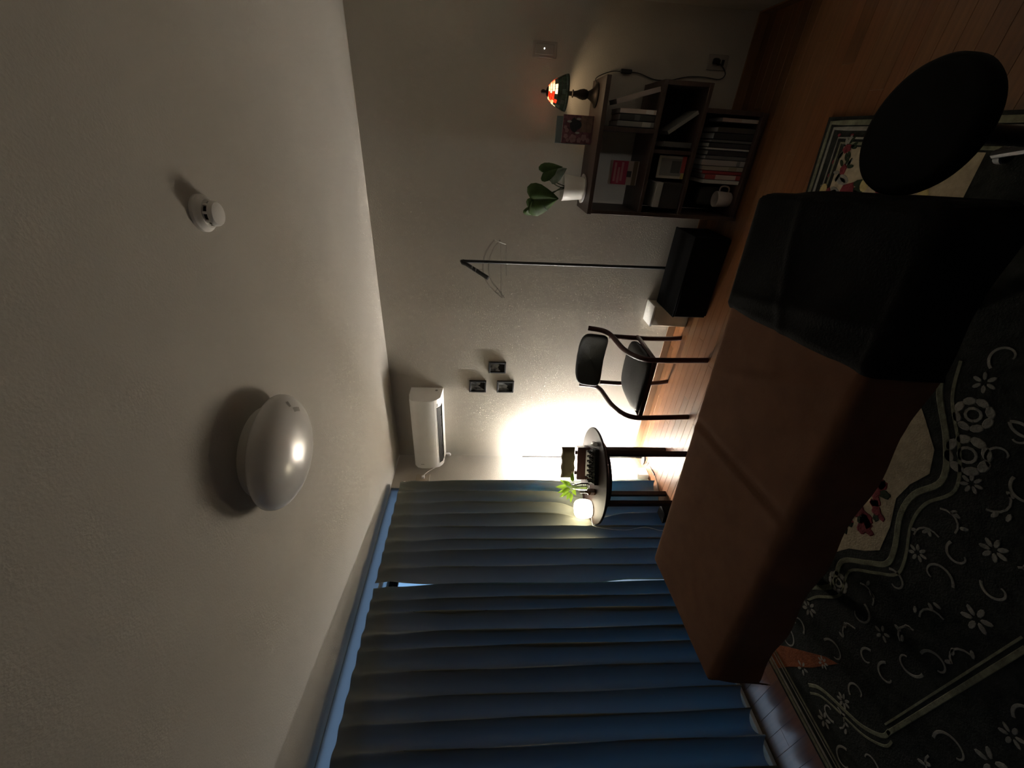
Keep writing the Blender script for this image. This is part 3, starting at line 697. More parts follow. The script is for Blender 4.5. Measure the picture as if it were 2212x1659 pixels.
for cx, cz in ((2.83, 1.115), (2.845, 1.06), (2.775, 1.06)): fm2.poly([(cx + .006 * math.cos(t), -.1752, cz + .014 * math.sin(t)) for t in [2 * PI * j / 10 for j in range(10)]], (0, -1, 0), .0005)
stuff(fm2.obj('white_print', C('cover_white', (.40, .40, .38), .5), fb))

# stained glass lamp
sl = thing('table_lamp', 'small stained glass lamp with green shade and red petals on the bookshelf top', 'lamp', (2.965, -.155, .970))
osl = sl.location
MB().lathe([(0, 0), (.058, 0), (.062, .004), (.060, .010), (.046, .016), (.034, .026), (.024, .040), (.018, .052), (0, .052)], (0, 0, 0), 40).obj('base', M['bronze'], sl, 60)
MB().lathe([(0, .048), (.016, .050), (.024, .062), (.027, .080), (.023, .100), (.016, .118), (.013, .135), (.020, .139), (.020, .143), (.012, .147), (.009, .20), (0, .20)], (0, 0, 0), 28).obj('stem', M['bronze'], sl, 60)
SH = [(.026, .286), (.042, .274), (.056, .255), (.068, .232), (.079, .208), (.087, .188), (.088, .178)]
def shade_pt(t, k):
    i = min(int(k), len(SH) - 2); q = k - i
    r = SH[i][0] * (1 - q) + SH[i + 1][0] * q; z = SH[i][1] * (1 - q) + SH[i + 1][1] * q
    return r, z
def stained(name, c, tr, e=0):
    m, t, b = _mat(name); t.nodes.remove(b); out = t.nodes['Material Output']
    co = t.nodes.new('ShaderNodeTexCoord'); n = t.nodes.new('ShaderNodeTexNoise'); n.inputs['Scale'].default_value = 60
    t.links.new(co.outputs['Object'], n.inputs['Vector'])
    rp = t.nodes.new('ShaderNodeValToRGB'); rp.color_ramp.elements[0].color = (*[x * .5 for x in c], 1); rp.color_ramp.elements[1].color = (*[min(1, x * 1.5) for x in c], 1)
    t.links.new(n.outputs['Fac'], rp.inputs[0])
    g = t.nodes.new('ShaderNodeBsdfPrincipled'); g.inputs['Roughness'].default_value = .15; t.links.new(rp.outputs[0], g.inputs['Base Color'])
    l = t.nodes.new('ShaderNodeBsdfTranslucent'); t.links.new(rp.outputs[0], l.inputs[0])
    x = t.nodes.new('ShaderNodeMixShader'); x.inputs[0].default_value = tr
    t.links.new(g.outputs[0], x.inputs[1]); t.links.new(l.outputs[0], x.inputs[2]); t.links.new(x.outputs[0], out.inputs[0])
    return m
GL = {'g': stained('glass_green', (.035, .06, .035), .25), 'g2': stained('glass_pale_green', (.10, .14, .11), .25), 'r': stained('glass_red', (.85, .14, .09), .9), 'w': stained('glass_cream', (1, .90, .72), .92), 'p': stained('glass_pink', (1, .50, .40), .9)}
cams = math.atan2(-2.983 + .155, 2.755 - 2.965)
NR, NS = 7, 20
bands = [0, .7, 1.4, 2.1, 2.8, 3.7, 4.7, 5.4, 6]
rs = random.Random(12)
for j in range(len(bands) - 1):
    ns = 16 if j < 4 else 20
    for i in range(ns):
        t0, t1 = 2 * PI * (i + .03 + (.5 if j % 2 else 0)) / ns, 2 * PI * (i + .97 + (.5 if j % 2 else 0)) / ns
        k0, k1 = bands[j] + .05, bands[j + 1] - .05
        pc_ = []
        for r_off in (0, .0022):
            for (t, k) in ((t0, k0), ((t0 + t1) / 2, k0), (t1, k0), (t1, k1), ((t0 + t1) / 2, k1), (t0, k1)):
                rr_, zz_ = shade_pt(t, k); pc_.append(((rr_ + r_off) * math.cos(t), (rr_ + r_off) * math.sin(t), zz_ + r_off * .4))
        da = ((t0 + t1) / 2 - cams + PI) % (2 * PI) - PI
        if j <= 3:
            sector = (da % (2 * PI / 3))
            kind = 'r' if sector > 2 * PI / 3 * .62 or (j == 1 and rs.random() < .2) else ('w' if sector < 2 * PI / 3 * .45 else 'p')
            if j == 3 and rs.random() < .4: kind = 'g2'
        else: kind = 'g2' if (j == 6 or rs.random() < .12) else 'g'
        MB().add(pc_, [(5, 4, 1, 0), (4, 3, 2, 1), (6, 7, 10, 11), (7, 8, 9, 10)] + [(a, (a + 1) % 6, (a + 1) % 6 + 6, a + 6) for a in range(6)]).obj('glass_piece', GL[kind], sl)
ld = MB()
for k in bands:
    rr_, zz_ = shade_pt(0, min(k, 5.999)); ld.tube([((rr_ + .001) * math.cos(t), (rr_ + .001) * math.sin(t), zz_) for t in [2 * PI * i / 48 for i in range(48)]], .0016, 5, closed=True)
for j in range(len(bands) - 1):
    ns = 16 if j < 4 else 20
    for i in range(ns):
        t = 2 * PI * (i + (.5 if j % 2 else 0)) / ns
        ld.tube([((shade_pt(t, min(k, 5.999))[0] + .001) * math.cos(t), (shade_pt(t, min(k, 5.999))[0] + .001) * math.sin(t), shade_pt(t, min(k, 5.999))[1]) for k in (bands[j], (bands[j] + bands[j + 1]) / 2, bands[j + 1])], .0013, 4)
stuff(ld.obj('leading', M['bronze'], sl))
MB().lathe([(0, .284), (.024, .284), (.026, .288), (.018, .294), (.008, .297), (.006, .302), (.010, .308), (.011, .316), (.007, .325), (0, .328)], (0, 0, 0), 24).obj('finial', M['bronze'], sl, 60)
MB().lathe([(0, .205), (.010, .207), (.016, .220), (.017, .232), (.012, .246), (0, .250)], (0, 0, 0), 20).obj('bulb', emit('bulb_glow', (1, .72, .42), 5 * BULB), sl, 180)
sc_ = bez([(3.02, -.150, .976), (3.048, -.09, .974), (3.075, -.03, .930), (3.098, -.012, .86), (3.100, -.010, .78), (3.098, -.010, .70), (3.075, -.010, .60), (3.078, -.010, .50), (3.10, -.010, .40), (3.105, -.012, .30), (3.10, -.012, .20), (3.125, -.014, .17), (3.16, -.016, .20), (3.18, -.022, .245)], 6)
cdl = thing('lamp_cord', 'thin dark cord with inline switch running down the wall from the stained glass lamp', 'cord', sc_[0])
MB(sc_[0]).tube(sc_, .0026, 6).obj('cable', M['dark'], cdl, 180)
MB(sc_[0]).box((3.091, -.022, .745), (3.113, -.004, .815), .005).obj('inline_switch', M['black'], cdl, 40)
MB(sc_[0]).box((3.168, -.038, .238), (3.196, -.012, .268), .004).obj('plug', M['black'], cdl, 40)

# ------------------------------------------------------------------ wall fittings
def plate(o, x0, x1, z0, z1, y=-.009): return B('plate', (x0, y, z0), (x1, .0, z1), M['plate'], o, .002, o.location)
sw = thing('light_switch', 'wall light switch with a tiny lit dot above the stained glass lamp', 'switch', (3.172, 0, 1.28))
plate(sw, 3.135, 3.209, 1.208, 1.350)
B('rocker', (3.148, -.013, 1.225), (3.196, -.008, 1.333), M['plate'], sw, .002, sw.location)
MB(sw.location).lathe([(0, -.0035), (.0035, -.002), (.0035, 0), (0, 0)], (3.176, -.013, 1.281), 12, 'Y').obj('pilot_light', emit('pilot', (1, .97, .9), 4), sw, 60)
ot = thing('wall_outlet', 'low wall outlet with a black plug right of the bookshelf', 'outlet', (3.18, 0, .235))
plate(ot, 3.142, 3.216, .172, .292)
for z in (.20, .225): B('socket', (3.165, -.0105, z - .006), (3.193, -.0088, z + .010), M['slot'], ot, 0, ot.location)
ol = thing('wall_outlet', 'high wall outlet with white plug between the air conditioner and the curtain', 'outlet', (0, -.31, 2.13))
MB(ol.location).box((0, -.352, 2.070), (.009, -.268, 2.192), .002).obj('plate', C('beige_plate', (.42, .36, .28), .5), ol, 40)
MB(ol.location).box((.009, -.328, 2.115), (.034, -.302, 2.140), .003).obj('plug', M['white'], ol, 40)
MB(ol.location).tube(bez([(.03, -.312, 2.13), (.035, -.25, 2.08), (.03, -.18, 2.00), (.02, -.12, 1.955), (.02, -.06, 1.955)], 6), .003, 6).obj('cable', M['white'], ol, 180)

# ------------------------------------------------------------------ air conditioner
ac = thing('air_conditioner', 'white wall mounted air conditioner with dark outlet slot high in the corner', 'air conditioner', (.42, 0, 2.08))
oa = ac.location
AX0, AX1 = .035, .805
prof = [(-.001, 2.225), (-.12, 2.225), (-.175, 2.215), (-.205, 2.190), (-.218, 2.150), (-.218, 2.08), (-.212, 2.03), (-.195, 1.988), (-.165, 1.962), (-.15, 1.956), (-.001, 1.945)]
def extr(mb, pr, x0, x1, skip=None):
    n = len(pr)
    vs = [(x0, a, b) for a, b in pr] + [(x1, a, b) for a, b in pr]
    fs = [list(range(n)), [i + n for i in range(n)]] + [[i, (i + 1) % n, (i + 1) % n + n, i + n] for i in range(n) if i != skip]
    return mb.add(vs, fs)
extr(MB(oa), prof, AX0, AX1).obj('body', M['white'], ac, 35)
extr(MB(oa), [(-.1755, 2.2165), (-.207, 2.191), (-.2205, 2.150), (-.2205, 2.08), (-.2145, 2.03), (-.203, 2.003), (-.20, 2.003), (-.212, 2.03), (-.218, 2.08), (-.218, 2.15), (-.205, 2.19), (-.175, 2.214)], AX0 + .004, AX1 - .004).obj('front_panel', M['white'], ac, 35)
extr(MB(oa), [(-.193, 1.985), (-.165, 1.9605), (-.110, 1.9525), (-.110, 1.9505), (-.166, 1.9585), (-.195, 1.984)], AX0 + .05, AX1 - .085).obj('outlet_slot', M['slot'], ac)
MB(oa).box((AX0 + .06, -.150, 1.944), (AX1 - .095, -.115, 1.949), .002, rot=(.1, 'X')).obj('louver', M['white'], ac)
for k in range(5):
    x = AX0 + .13 + k * .115; MB(oa).box((x, -.175, 1.9555), (x + .002, -.14, 1.9600)).obj('vane', M['dark'], ac)
MB(oa).box((AX0 + .05, -.2212, 2.125), (AX0 + .056, -.2204, 2.155)).obj('mark', M['label'], ac)
MB(oa).lathe([(0, 0), (.012, 0), (.012, .0015), (0, .0015)], (AX1, -.045, 2.00), 16, 'X', sy=1).obj('screw_cap', M['label'], ac)
MB(oa).box((AX1 - .075, -.190, 1.975), (AX1 - .045, -.170, 1.985), .002).obj('indicator', M['whitem'], ac)
MB(oa).tube(bez([(.05, -.03, 1.945), (.045, -.02, 1.915), (.02, -.015, 1.905), (.012, -.012, 1.93)], 5), .010, 8).obj('drain_pipe', M['white'], ac, 180)

# ------------------------------------------------------------------ photo frames
def pic_mat(name, seed, tone):
    m, t, b = _mat(name); b.inputs['Roughness'].default_value = .15
    co = t.nodes.new('ShaderNodeTexCoord'); mp = t.nodes.new('ShaderNodeMapping'); mp.inputs['Location'].default_value = (seed, seed * .7, 0); mp.inputs['Scale'].default_value = (14, 1, 9)
    n = t.nodes.new('ShaderNodeTexNoise'); n.inputs['Scale'].default_value = 1.4; n.inputs['Detail'].default_value = 6
    r = t.nodes.new('ShaderNodeValToRGB'); r.color_ramp.elements[0].position = .36; r.color_ramp.elements[0].color = (.02, .02, .022, 1); r.color_ramp.elements[1].position = .62; r.color_ramp.elements[1].color = (tone, tone, tone * 1.02, 1)
    t.links.new(co.outputs['Object'], mp.inputs[0]); t.links.new(mp.outputs[0], n.inputs['Vector']); t.links.new(n.outputs['Fac'], r.inputs[0]); t.links.new(r.outputs[0], b.inputs['Base Color'])
    return m
def frame(x0, x1, z0, z1, label, k, hill):
    o = thing('wall_photo', label, 'picture', ((x0 + x1) / 2, 0, (z0 + z1) / 2), 0, 'small photo frames on the back wall')
    oo = o.location; wd = .013; ro = MB(oo)
    for a, b in (((x0, -.016, z0), (x1, 0, z0 + wd)), ((x0, -.016, z1 - wd), (x1, 0, z1)), ((x0, -.016, z0 + wd), (x0 + wd, 0, z1 - wd)), ((x1 - wd, -.016, z0 + wd), (x1, 0, z1 - wd))): ro.box(a, b, .0015)
    ro.obj('frame', M['black'], o, 40)
    B('photo', (x0 + wd, -.006, z0 + wd), (x1 - wd, -.003, z1 - wd), pic_mat('photo_%d' % k, k * 3.1, .33), o, 0, oo)
    MB(oo).poly([(x0 + wd + a * (x1 - x0 - 2 * wd), -.0062, z0 + wd + b * (z1 - z0 - 2 * wd)) for a, b in hill], (0, -1, 0), .0006).obj('dark_shape', M['blackm'], o)
frame(.976, 1.083, 1.399, 1.548, 'black framed photo set apart on the right of the group of three', 1, [(.0, 0), (1, 0), (1, .42), (.75, .36), (.55, .48), (.42, .40), (.3, .44), (.15, .30), (0, .28)])
frame(.772, .891, 1.565, 1.714, 'topmost black framed photo of the group of three', 2, [(.1, 0), (1, 0), (1, .30), (.72, .34), (.60, .50), (.48, .36), (.25, .16)])
frame(.774, .893, 1.318, 1.469, 'lowest black framed photo, under the topmost one', 3, [(.0, 0), (1, 0), (1, .62), (.85, .58), (.62, .34), (.40, .40), (.25, .26), (0, .2)])

# ------------------------------------------------------------------ ceiling
cl = thing('ceiling_light', 'round white domed ceiling light, switched off, above the massage table', 'lamp', (1.705, -1.832, H))
MB().lathe([(0, -.052), (.150, -.052), (.165, -.045), (.165, 0), (0, 0)], (0, 0, 0), 64).obj('base', M['whitem'], cl, 40)
DR = .212
dpf = [(DR - .006, -.050), (DR, -.054), (DR, -.060)] + [(DR * math.cos(a), -.060 - .078 * math.sin(a)) for a in [PI / 2 * k / 16 for k in range(1, 16)]] + [(0, -.138)]
MB().lathe([(.14, -.052)] + dpf, (0, 0, 0), 96).obj('diffuser', M['dome'], cl, 60)
def on_dome(a, rr):
    z = -.060 - .078 * math.sqrt(max(0, 1 - (rr / DR) ** 2)); return Vector((rr * math.cos(a), rr * math.sin(a), z - .0008))
def decal(a0, a1, r0, r1):
    return MB().grid(lambda u, v: on_dome(a0 + (a1 - a0) * u, r0 + (r1 - r0) * v), 8, 4)
A0 = math.radians(25)
decal(A0, A0 + .30, .150, .166).obj('label', M['label'], cl, 180)
decal(A0 - .10, A0 - .02, .172, .190).obj('label', M['label'], cl, 180)
sd_ = thing('smoke_detector', 'round white smoke detector on the ceiling with dark slots', 'smoke detector', (2.512, -1.735, H))
MB().lathe([(0, -.014), (.046, -.014), (.050, -.010), (.050, 0), (0, 0)], (0, 0, 0), 40).obj('base', M['white'], sd_, 40)
MB().lathe([(0, -.050), (.020, -.050), (.030, -.047), (.033, -.042), (.034, -.036), (.0, -.036)], (0, 0, 0), 40).obj('cap', M['white'], sd_, 40)
MB().lathe([(0, -.037), (.028, -.037), (.028, -.022), (0, -.022)], (0, 0, 0), 32).obj('sensor_chamber', M['slot'], sd_)
MB().lathe([(0, -.024), (.038, -.024), (.046, -.014), (0, -.014)], (0, 0, 0), 40).obj('collar', M['white'], sd_, 40)
for k in range(8):
    t = 2 * PI * (k + .3) / 8; e = Vector((math.cos(t), math.sin(t), 0)); g = Vector((-e.y, e.x, 0))
    MB().box((.027, -.0035, -.040), (.033, .0035, -.020), .001, rot=None).obj('rib', M['white'], sd_).rotation_euler = (0, 0, t)

# ------------------------------------------------------------------ massage table, sheet and blanket
TA = math.radians(5.6); TCN = Vector((1.705, -1.872, 0)); HA, HB, TOPZ, RC = .93, .315, .588, .06
mt = thing('massage_table', 'padded massage table under a brown sheet in the middle of the room', 'table', TCN, TA)
def pad(mb, x0, x1, y0, y1, z0, z1):
    return mb.box((x0, y0, z0), (x1, y1, z1), .025, seg=3)
pad(MB(), -HA, -.003, -HB, HB, TOPZ - .07, TOPZ).obj('padding', M['leather'], mt, 60)
pad(MB(), .003, HA, -HB, HB, TOPZ - .07, TOPZ).obj('padding', M['leather'], mt, 60)
MB().box((-HA + .01, -HB + .01, TOPZ - .11), (HA - .01, HB - .01, TOPZ - .068), .004).obj('frame', C('table_frame', (.05, .03, .02), .5), mt)
for x in (-.66, .66):
    for yy, l in ((-.02, 1), (HB - .06, 1)):
        MB().box((x - .02, yy - .02, .0115), (x + .02, yy + .02, TOPZ - .1), .004).obj('leg', M['table_frame'], mt, 40)
    MB().box((x - .012, -.02, .22), (x + .012, HB - .06, .255), .003).obj('brace', M['table_frame'], mt)
def fold(t, half, r):
    s = 1 if t >= 0 else -1; a = abs(t)
    if a <= half - r: return t, 0
    b = a - (half - r); q = r * PI / 2
    if b < q: return s * (half - r + r * math.sin(b / r)), r - r * math.cos(b / r)
    return s * half, r + b - q
def drape(a, b, eps, r=.028):
    pa, da = fold(a, HA + eps, r); pb, db = fold(b, HB + eps, r)
    dmin = min(da, db)
    if dmin > .012:                                    # cloth corner: gathers outwards
        k = .16 * (dmin - .012)
        pa += math.copysign(k * (.5 + .5 * (da < db)), pa); pb += math.copysign(k * (.5 + .5 * (db <= da)), pb)
    d = math.hypot(da, db) if dmin > 0 else max(da, db)
    ca, cb = HA + eps - RC, HB + eps - RC              # round the plan corners
    if abs(pa) > ca and abs(pb) > cb and dmin <= .012 + 1e-9 + .3:
        vx, vy = abs(pa) - ca, abs(pb) - cb; l = math.hypot(vx, vy)
        lim = RC + .16 * max(0, dmin - .012)
        if l > lim: pa = math.copysign(ca + vx / l * lim, pa); pb = math.copysign(cb + vy / l * lim, pb)
    out = .03 * min(1, d / .25) * (d > .03)
    wv = .008 * math.sin(a * 17 + b * 3) * min(1, max(0, d - .04) / .1)
    if da > db: pa += math.copysign(out * .3 + wv, pa)
    elif db > 0: pb += math.copysign(out * .3 + wv, pb)
    return Vector((pa, pb, TOPZ + eps - d))
def sheet_fn(u, v):
    a = (u - .5) * 2 * (HA + .195); b = (v - .5) * 2 * (HB + .205)
    q = drape(a, b, .012)
    if abs(b) < HB and abs(a) < HA:
        q.z += -.005 * math.exp(-(a / .02) ** 2) + .004 * math.exp(-((a + .035) / .02) ** 2) + .002 * math.exp(-((a - .035) / .02) ** 2)       # dip over the hinge
        q.z += .0025 * math.sin(3.1 * a + 9 * b) * math.sin(5 * b + 2)
        q.z += .006 * math.exp(-(((a - .28) * .8 + (b + .18) * .6) / .012) ** 2) * math.exp(-((b + .17) / .1) ** 2)
        q.z += .005 * math.exp(-(((a - .36) * .9 + (b - .02) * .35) / .014) ** 2) * math.exp(-(b / .25) ** 2)
    return q
sh_ = thing('bed_sheet', 'brown cloth sheet draped over the massage table', 'sheet', TCN, TA)
MB().grid(sheet_fn, 170, 84).obj('cloth', M['sheet'], sh_, 180)
def blank_fn(u, v):
    a = .535 + (HA + .22 - .535) * u; b = (v - .5) * 2 * (HB + .215)
    q = drape(a, b, .026)
    if abs(b) < HB and abs(a) < HA:
        q.z += .004 * math.sin(9 * a + 2) * math.sin(7 * b + 1) + .004 * math.sin(23 * b + 8 * a)
        q.z += .007 * math.exp(-(((a - .60) + (b - .20) * .12) / .02) ** 2)
        q.z += .007 * math.exp(-((b - .02 - .25 * (a - .6)) / .02) ** 2)
    q.z -= .012 * max(0, 1 - u / .03)
    return q
bk_ = thing('blanket', 'charcoal blanket spread over the near end of the brown sheet', 'blanket', TCN, TA)
MB().grid(blank_fn, 64, 84).obj('cloth', M['blanket'], bk_, 180)

# ------------------------------------------------------------------ round stool
so_ = thing('stool', 'round black padded stool at the end of the massage table', 'stool', (2.82, -1.872, .0075))
MB().lathe([(0, .485), (.128, .485), (.142, .492), (.148, .505), (.148, .530), (.142, .543), (.128, .549), (.06, .551), (0, .551)], (0, 0, 0), 56).obj('seat', M['blackm'], so_, 60)
MB().cyl((0, 0, .06), (0, 0, .486), .022, 20).obj('column', M['black'], so_, 40)
MB().cyl((0, 0, .06), (0, 0, .20), .030, 20).obj('sleeve', M['black'], so_, 40)
for k in range(5):
    t = 2 * PI * k / 5 + .5; e = Vector((math.cos(t), math.sin(t), 0))
    MB().tube([e * .02 + Vector((0, 0, .10)), e * .20 + Vector((0, 0, .062))], [.018, .012], 8).obj('base_arm', M['black'], so_, 40)
    MB().lathe([(0, -.012), (.022, -.012), (.025, -.009), (.025, .009), (.022, .012), (0, .012)], e * .20 + Vector((0, 0, .0285)), 16, 'Y').obj('castor', M['dark'], so_, 40)

# ------------------------------------------------------------------ rug
RZ = .009
rg = thing('rug', 'large dark floral rug with ivory and sage motifs under the massage table', 'rug', (1.65, -2.0, 0))
org = rg.location
P = [(2.900, -.828), (.405, -1.20), (.405, -3.35), (2.90, -3.35)]
MB(org).poly([(x, y, .001) for x, y in P], (0, 0, 1), RZ - .001).obj('field', M['rugd'], rg)
def quad(u, v):
    a = Vector(P[1]).lerp(Vector(P[0]), u); b = Vector(P[2]).lerp(Vector(P[3]), u); q = a.lerp(b, v); return q.x, q.y
def strip(mb, pts, wd, z=RZ, h=.0012, closed=False):
    """flat raised ribbon along pts"""
    pts = [Vector((x, y, 0)) for x, y in pts]; n = len(pts); vs = []
    for i in range(n):
        d = (pts[(i + 1) % n] - pts[i - 1]) if closed else pts[min(i + 1, n - 1)] - pts[max(i - 1, 0)]
        d.normalize(); s = Vector((-d.y, d.x, 0)); ww = (wd(i / (n - 1)) if callable(wd) else wd) / 2
        vs += [pts[i] + s * ww + Vector((0, 0, z)), pts[i] - s * ww + Vector((0, 0, z)), pts[i] + s * ww * .8 + Vector((0, 0, z + h)), pts[i] - s * ww * .8 + Vector((0, 0, z + h))]
    fs = []
    for i in range(n if closed else n - 1):
        a, b = 4 * i, 4 * ((i + 1) % n)
        fs += [(a + 2, a + 3, b + 3, b + 2), (a, a + 2, b + 2, b), (a + 1, b + 1, b + 3, a + 3)]
    return mb.add(vs, fs)
def blob(mb, cx, cy, rx, ry, ang, z=RZ, h=.0012, n=10, lob=0, ph=0):
    ring = []
    for k in range(n):
        t = 2 * PI * k / n; r = 1 + lob * math.cos(5 * t + ph); x, y = rx * r * math.cos(t), ry * r * math.sin(t)
        ring.append((cx + x * math.cos(ang) - y * math.sin(ang), cy + x * math.sin(ang) + y * math.cos(ang)))
    vs = [(x, y, z) for x, y in ring] + [(cx + (x - cx) * .85, cy + (y - cy) * .85, z + h) for x, y in ring]
    return mb.add(vs, [[k + n for k in range(n)]] + [[k, (k + 1) % n, (k + 1) % n + n, k + n] for k in range(n)])
def inset_line(du, dv0, n=30):
    """line parallel to the four edges"""
    pts = []
    for k in range(n): pts.append(quad(du + (1 - 2 * du) * k / n, dv0))
    for k in range(n): pts.append(quad(1 - du, dv0 + (1 - 2 * dv0) * k / n))
    for k in range(n): pts.append(quad(1 - du - (1 - 2 * du) * k / n, 1 - dv0))
    for k in range(n): pts.append(quad(du, 1 - dv0 - (1 - 2 * dv0) * k / n))
    return pts
# borders
st1 = MB(org)
strip(st1, inset_line(.018, .022), .016, closed=True); strip(st1, inset_line(.032, .040), .008, closed=True)
stuff(st1.obj('guard_stripe', M['rugw'], rg))
st2 = MB(org)
strip(st2, inset_line(.009, .010), .020, closed=True); strip(st2, inset_line(.040, .050), .012, closed=True)
stuff(st2.obj('edge_band', M['rugg'], rg))
# ivory band inside the far and right border (seen beyond the blanket)
iv = MB(org)
vsf = []
def band(u0, u1, v0, v1, n=24):
    a = [quad(u0 + (u1 - u0) * k / n, v0) for k in range(n + 1)]; b = [quad(u0 + (u1 - u0) * k / n, v1) for k in range(n + 1)]
    for k in range(n): iv.add([(a[k][0], a[k][1], RZ + .0006), (a[k + 1][0], a[k + 1][1], RZ + .0006), (b[k + 1][0], b[k + 1][1], RZ + .0006), (b[k][0], b[k][1], RZ + .0006)], [(0, 1, 2, 3)])
band(.55, .955, .06, .30)
stuff(iv.obj('ivory_band', M['rugi'], rg))
# ivory medallion edge seen on the near side of the table
def ivory(pts, name='ivory_panel'):
    return MB(org).poly([(x, y, RZ) for x, y in pts], (0, 0, 1), .0008).obj(name, M['rugi'], rg)
ivory([(2.06, -1.72), (2.03, -1.855), (1.97, -1.93), (1.90, -2.01), (1.82, -2.045), (1.74, -2.02), (1.66, -2.015), (1.55, -2.06), (1.44, -2.085), (1.385, -2.05), (1.33, -2.00), (1.24, -1.96), (1.16, -1.99), (1.08, -1.99), (1.0, -1.93), (1.02, -1.72)])
wv1 = MB(org)
edge = bez([(2.20, -1.86, 0), (2.08, -1.91, 0), (1.95, -2.02, 0), (1.83, -2.085, 0), (1.72, -2.05, 0), (1.62, -2.06, 0), (1.50, -2.115, 0), (1.42, -2.13, 0), (1.35, -2.08, 0), (1.25, -2.01, 0), (1.12, -2.04, 0), (1.0, -1.98, 0), (.93, -1.96, 0)], 6)
strip(wv1, [(q.x, q.y) for q in edge], .022); strip(wv1, [(q.x, q.y - .045) for q in edge], .012)
strip(wv1, [(.881 + .7 * k / 12, -2.492 - .01 * k / 12) for k in range(13)], .016); strip(wv1, [(.90 + .7 * k / 12, -2.47 - .01 * k / 12) for k in range(13)], .007)
strip(wv1, [(1.58 + 1.2 * k / 12, -2.505) for k in range(13)], .016)
cv = bez([(.607, -2.231, 0), (.66, -2.26, 0), (.70, -2.31, 0), (.735, -2.37, 0), (.78, -2.44, 0), (.85, -2.49, 0), (.90, -2.49, 0)], 6)
strip(wv1, [(q.x, q.y) for q in cv], .016); strip(wv1, [(q.x - .02, q.y - .025) for q in cv], .010)
stuff(wv1.obj('scallop_line', M['rugg'], rg))
MB(org).poly([(x, y, RZ) for x, y in ((.415, -1.95), (.62, -2.07), (.82, -2.20), (.865, -2.247), (.70, -2.195), (.55, -2.13), (.415, -2.085))], (0, 0, 1), .001).obj('brown_wedge', M['rugb'], rg)
# scrolls, petals and leaves
rs = random.Random(21)
scroll = MB(org); petal = MB(org); leafm = MB(org); rose = MB(org); ybl = MB(org)
def curl(cx, cy, r, a0, turn, wd=.009):
    pts = []
    for k in range(22):
        t = k / 21; a = a0 + turn * t * 4.2; rr_ = r * (1 - .72 * t); pts.append((cx + rr_ * math.cos(a), cy + rr_ * math.sin(a)))
    strip(scroll, pts, lambda t: wd * (1.1 - .5 * t))
def flower(cx, cy, r, mb, n=6, a0=0):
    for k in range(n):
        a = a0 + 2 * PI * k / n; blob(mb, cx + r * .62 * math.cos(a), cy + r * .62 * math.sin(a), r * .40, r * .2, a, n=8)
fields = [(1.0, 2.75, -2.10, -2.46), (2.1, 2.85, -1.95, -2.45), (.9, 2.85, -2.56, -3.25), (.52, .80, -2.32, -3.2), (.6, .95, -1.98, -2.40)]
k = 0
for (xa, xb, ya, yb_) in fields:
    nx = max(1, int((xb - xa) / .115)); ny = max(1, int(abs(yb_ - ya) / .115))
    for i in range(nx):
        for j in range(ny):
            cx = xa + (xb - xa) * (i + .5 + rs.uniform(-.25, .25)) / nx; cy = ya + (yb_ - ya) * (j + .5 + rs.uniform(-.25, .25)) / ny
            k += 1; kind = rs.random()
            if kind < .38: curl(cx, cy, rs.uniform(.035, .06), rs.uniform(0, 6.28), rs.choice((-1, 1)))
            elif kind < .62: flower(cx, cy, rs.uniform(.028, .045), petal, rs.choice((5, 6, 7)), rs.uniform(0, 1))
            else:
                a = rs.uniform(0, 6.28)
                pts = [(cx + .05 * t * math.cos(a + t * .6), cy + .05 * t * math.sin(a + t * .6)) for t in [q / 6 * 2 - 1 for q in range(7)]]
                strip(scroll, pts, .007)
                for q in range(3): blob(scroll, pts[1 + 2 * q][0] + rs.uniform(-.02, .02), pts[1 + 2 * q][1] + rs.uniform(-.02, .02), .014, .007, rs.uniform(0, 3), n=7)
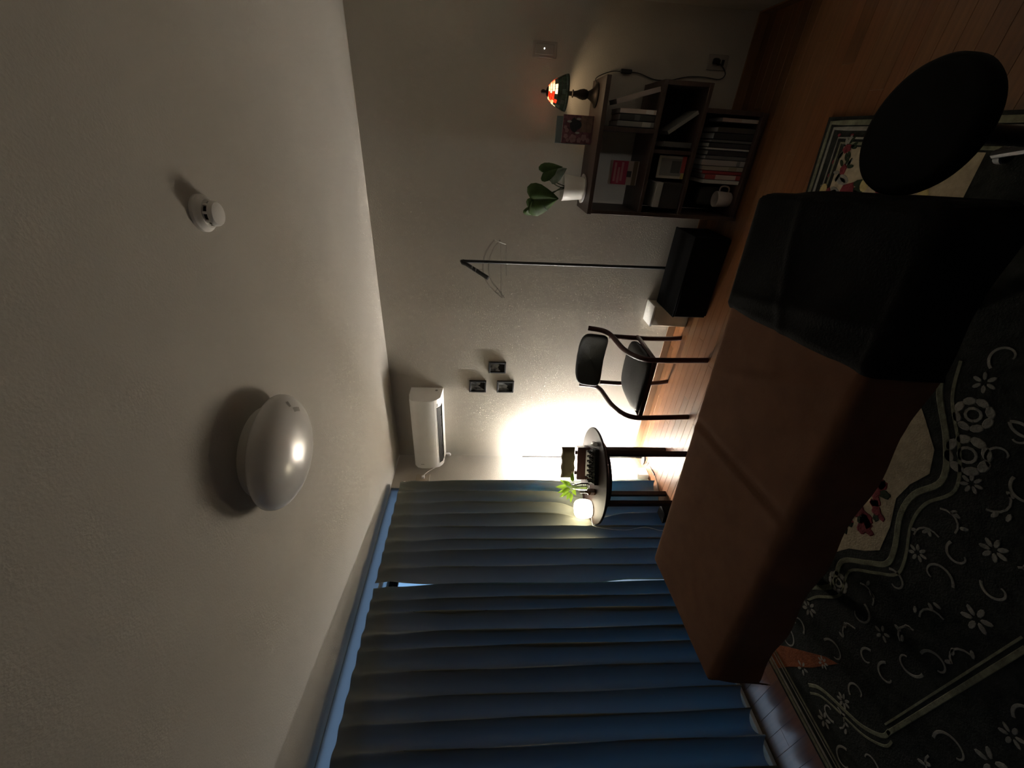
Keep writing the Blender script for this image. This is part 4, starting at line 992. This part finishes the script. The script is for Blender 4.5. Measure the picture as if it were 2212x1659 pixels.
# roses on the ivory panel edge and on the far ivory band
for (cx, cy, r) in ((1.50, -1.93, .06), (1.40, -1.90, .05), (1.62, -1.94, .05), (1.30, -1.91, .05), (1.45, -1.99, .04), (1.56, -1.99, .035)):
    for q in range(7): a = rs.uniform(0, 6.28); blob(rose if q < 4 else leafm, cx + r * .8 * math.cos(a), cy + r * .8 * math.sin(a), r * .5, r * .34, a, z=RZ + .0009, lob=.12, ph=q, n=14)
    blob(rose, cx, cy, r * .6, r * .55, 0, z=RZ + .0012, lob=.1, n=14)
for (cx, cy, r) in ((1.95, -2.09, .07), (2.07, -2.03, .06), (1.16, -2.05, .05)):
    for q in range(8): a = 2 * PI * q / 8; blob(petal, cx + r * .75 * math.cos(a), cy + r * .75 * math.sin(a), r * .34, r * .22, a + 1.57, n=9)
    strip(scroll, [(cx + r * .35 * math.cos(t), cy + r * .35 * math.sin(t)) for t in [2 * PI * q / 12 for q in range(12)]], .010, closed=True)
for (cx, cy, r) in ((2.62, -1.12, .055), (2.60, -1.01, .035), (2.70, -1.05, .03), (2.78, -1.02, .03), (2.50, -1.15, .05), (2.66, -1.30, .05), (2.75, -1.25, .04), (2.45, -1.05, .04)):
    for q in range(9): a = rs.uniform(0, 6.28); blob((leafm, petal, leafm)[q % 3], cx + r * 1.15 * math.cos(a), cy + r * 1.15 * math.sin(a), r * .62, r * .26, a + rs.uniform(-.5, .5), z=RZ + .0009, n=9)
    blob(rose, cx, cy, r * .75, r * .6, rs.uniform(0, 3), z=RZ + .0012, lob=.12, n=15)
for (cx, cy) in ((2.645, -1.47), (2.61, -.985), (2.655, -1.20)): blob(ybl, cx, cy, .028, .022, .3, z=RZ + .0018, n=12)
for q in range(16): x, y = quad(.60 + .022 * q, .047); blob(rose, x, y, .010, .007, .15, n=6)
for q in range(12): x, y = quad(.972, .04 + .03 * q); blob(rose, x, y, .007, .010, .0, n=6)
for nm, mb, mm in (('scroll_motif', scroll, 'rugw'), ('petal_motif', petal, 'rugw'), ('leaf_motif', leafm, 'rugk'), ('rose_motif', rose, 'rugr'), ('yellow_motif', ybl, 'rugy')): stuff(mb.obj(nm, M[mm], rg))
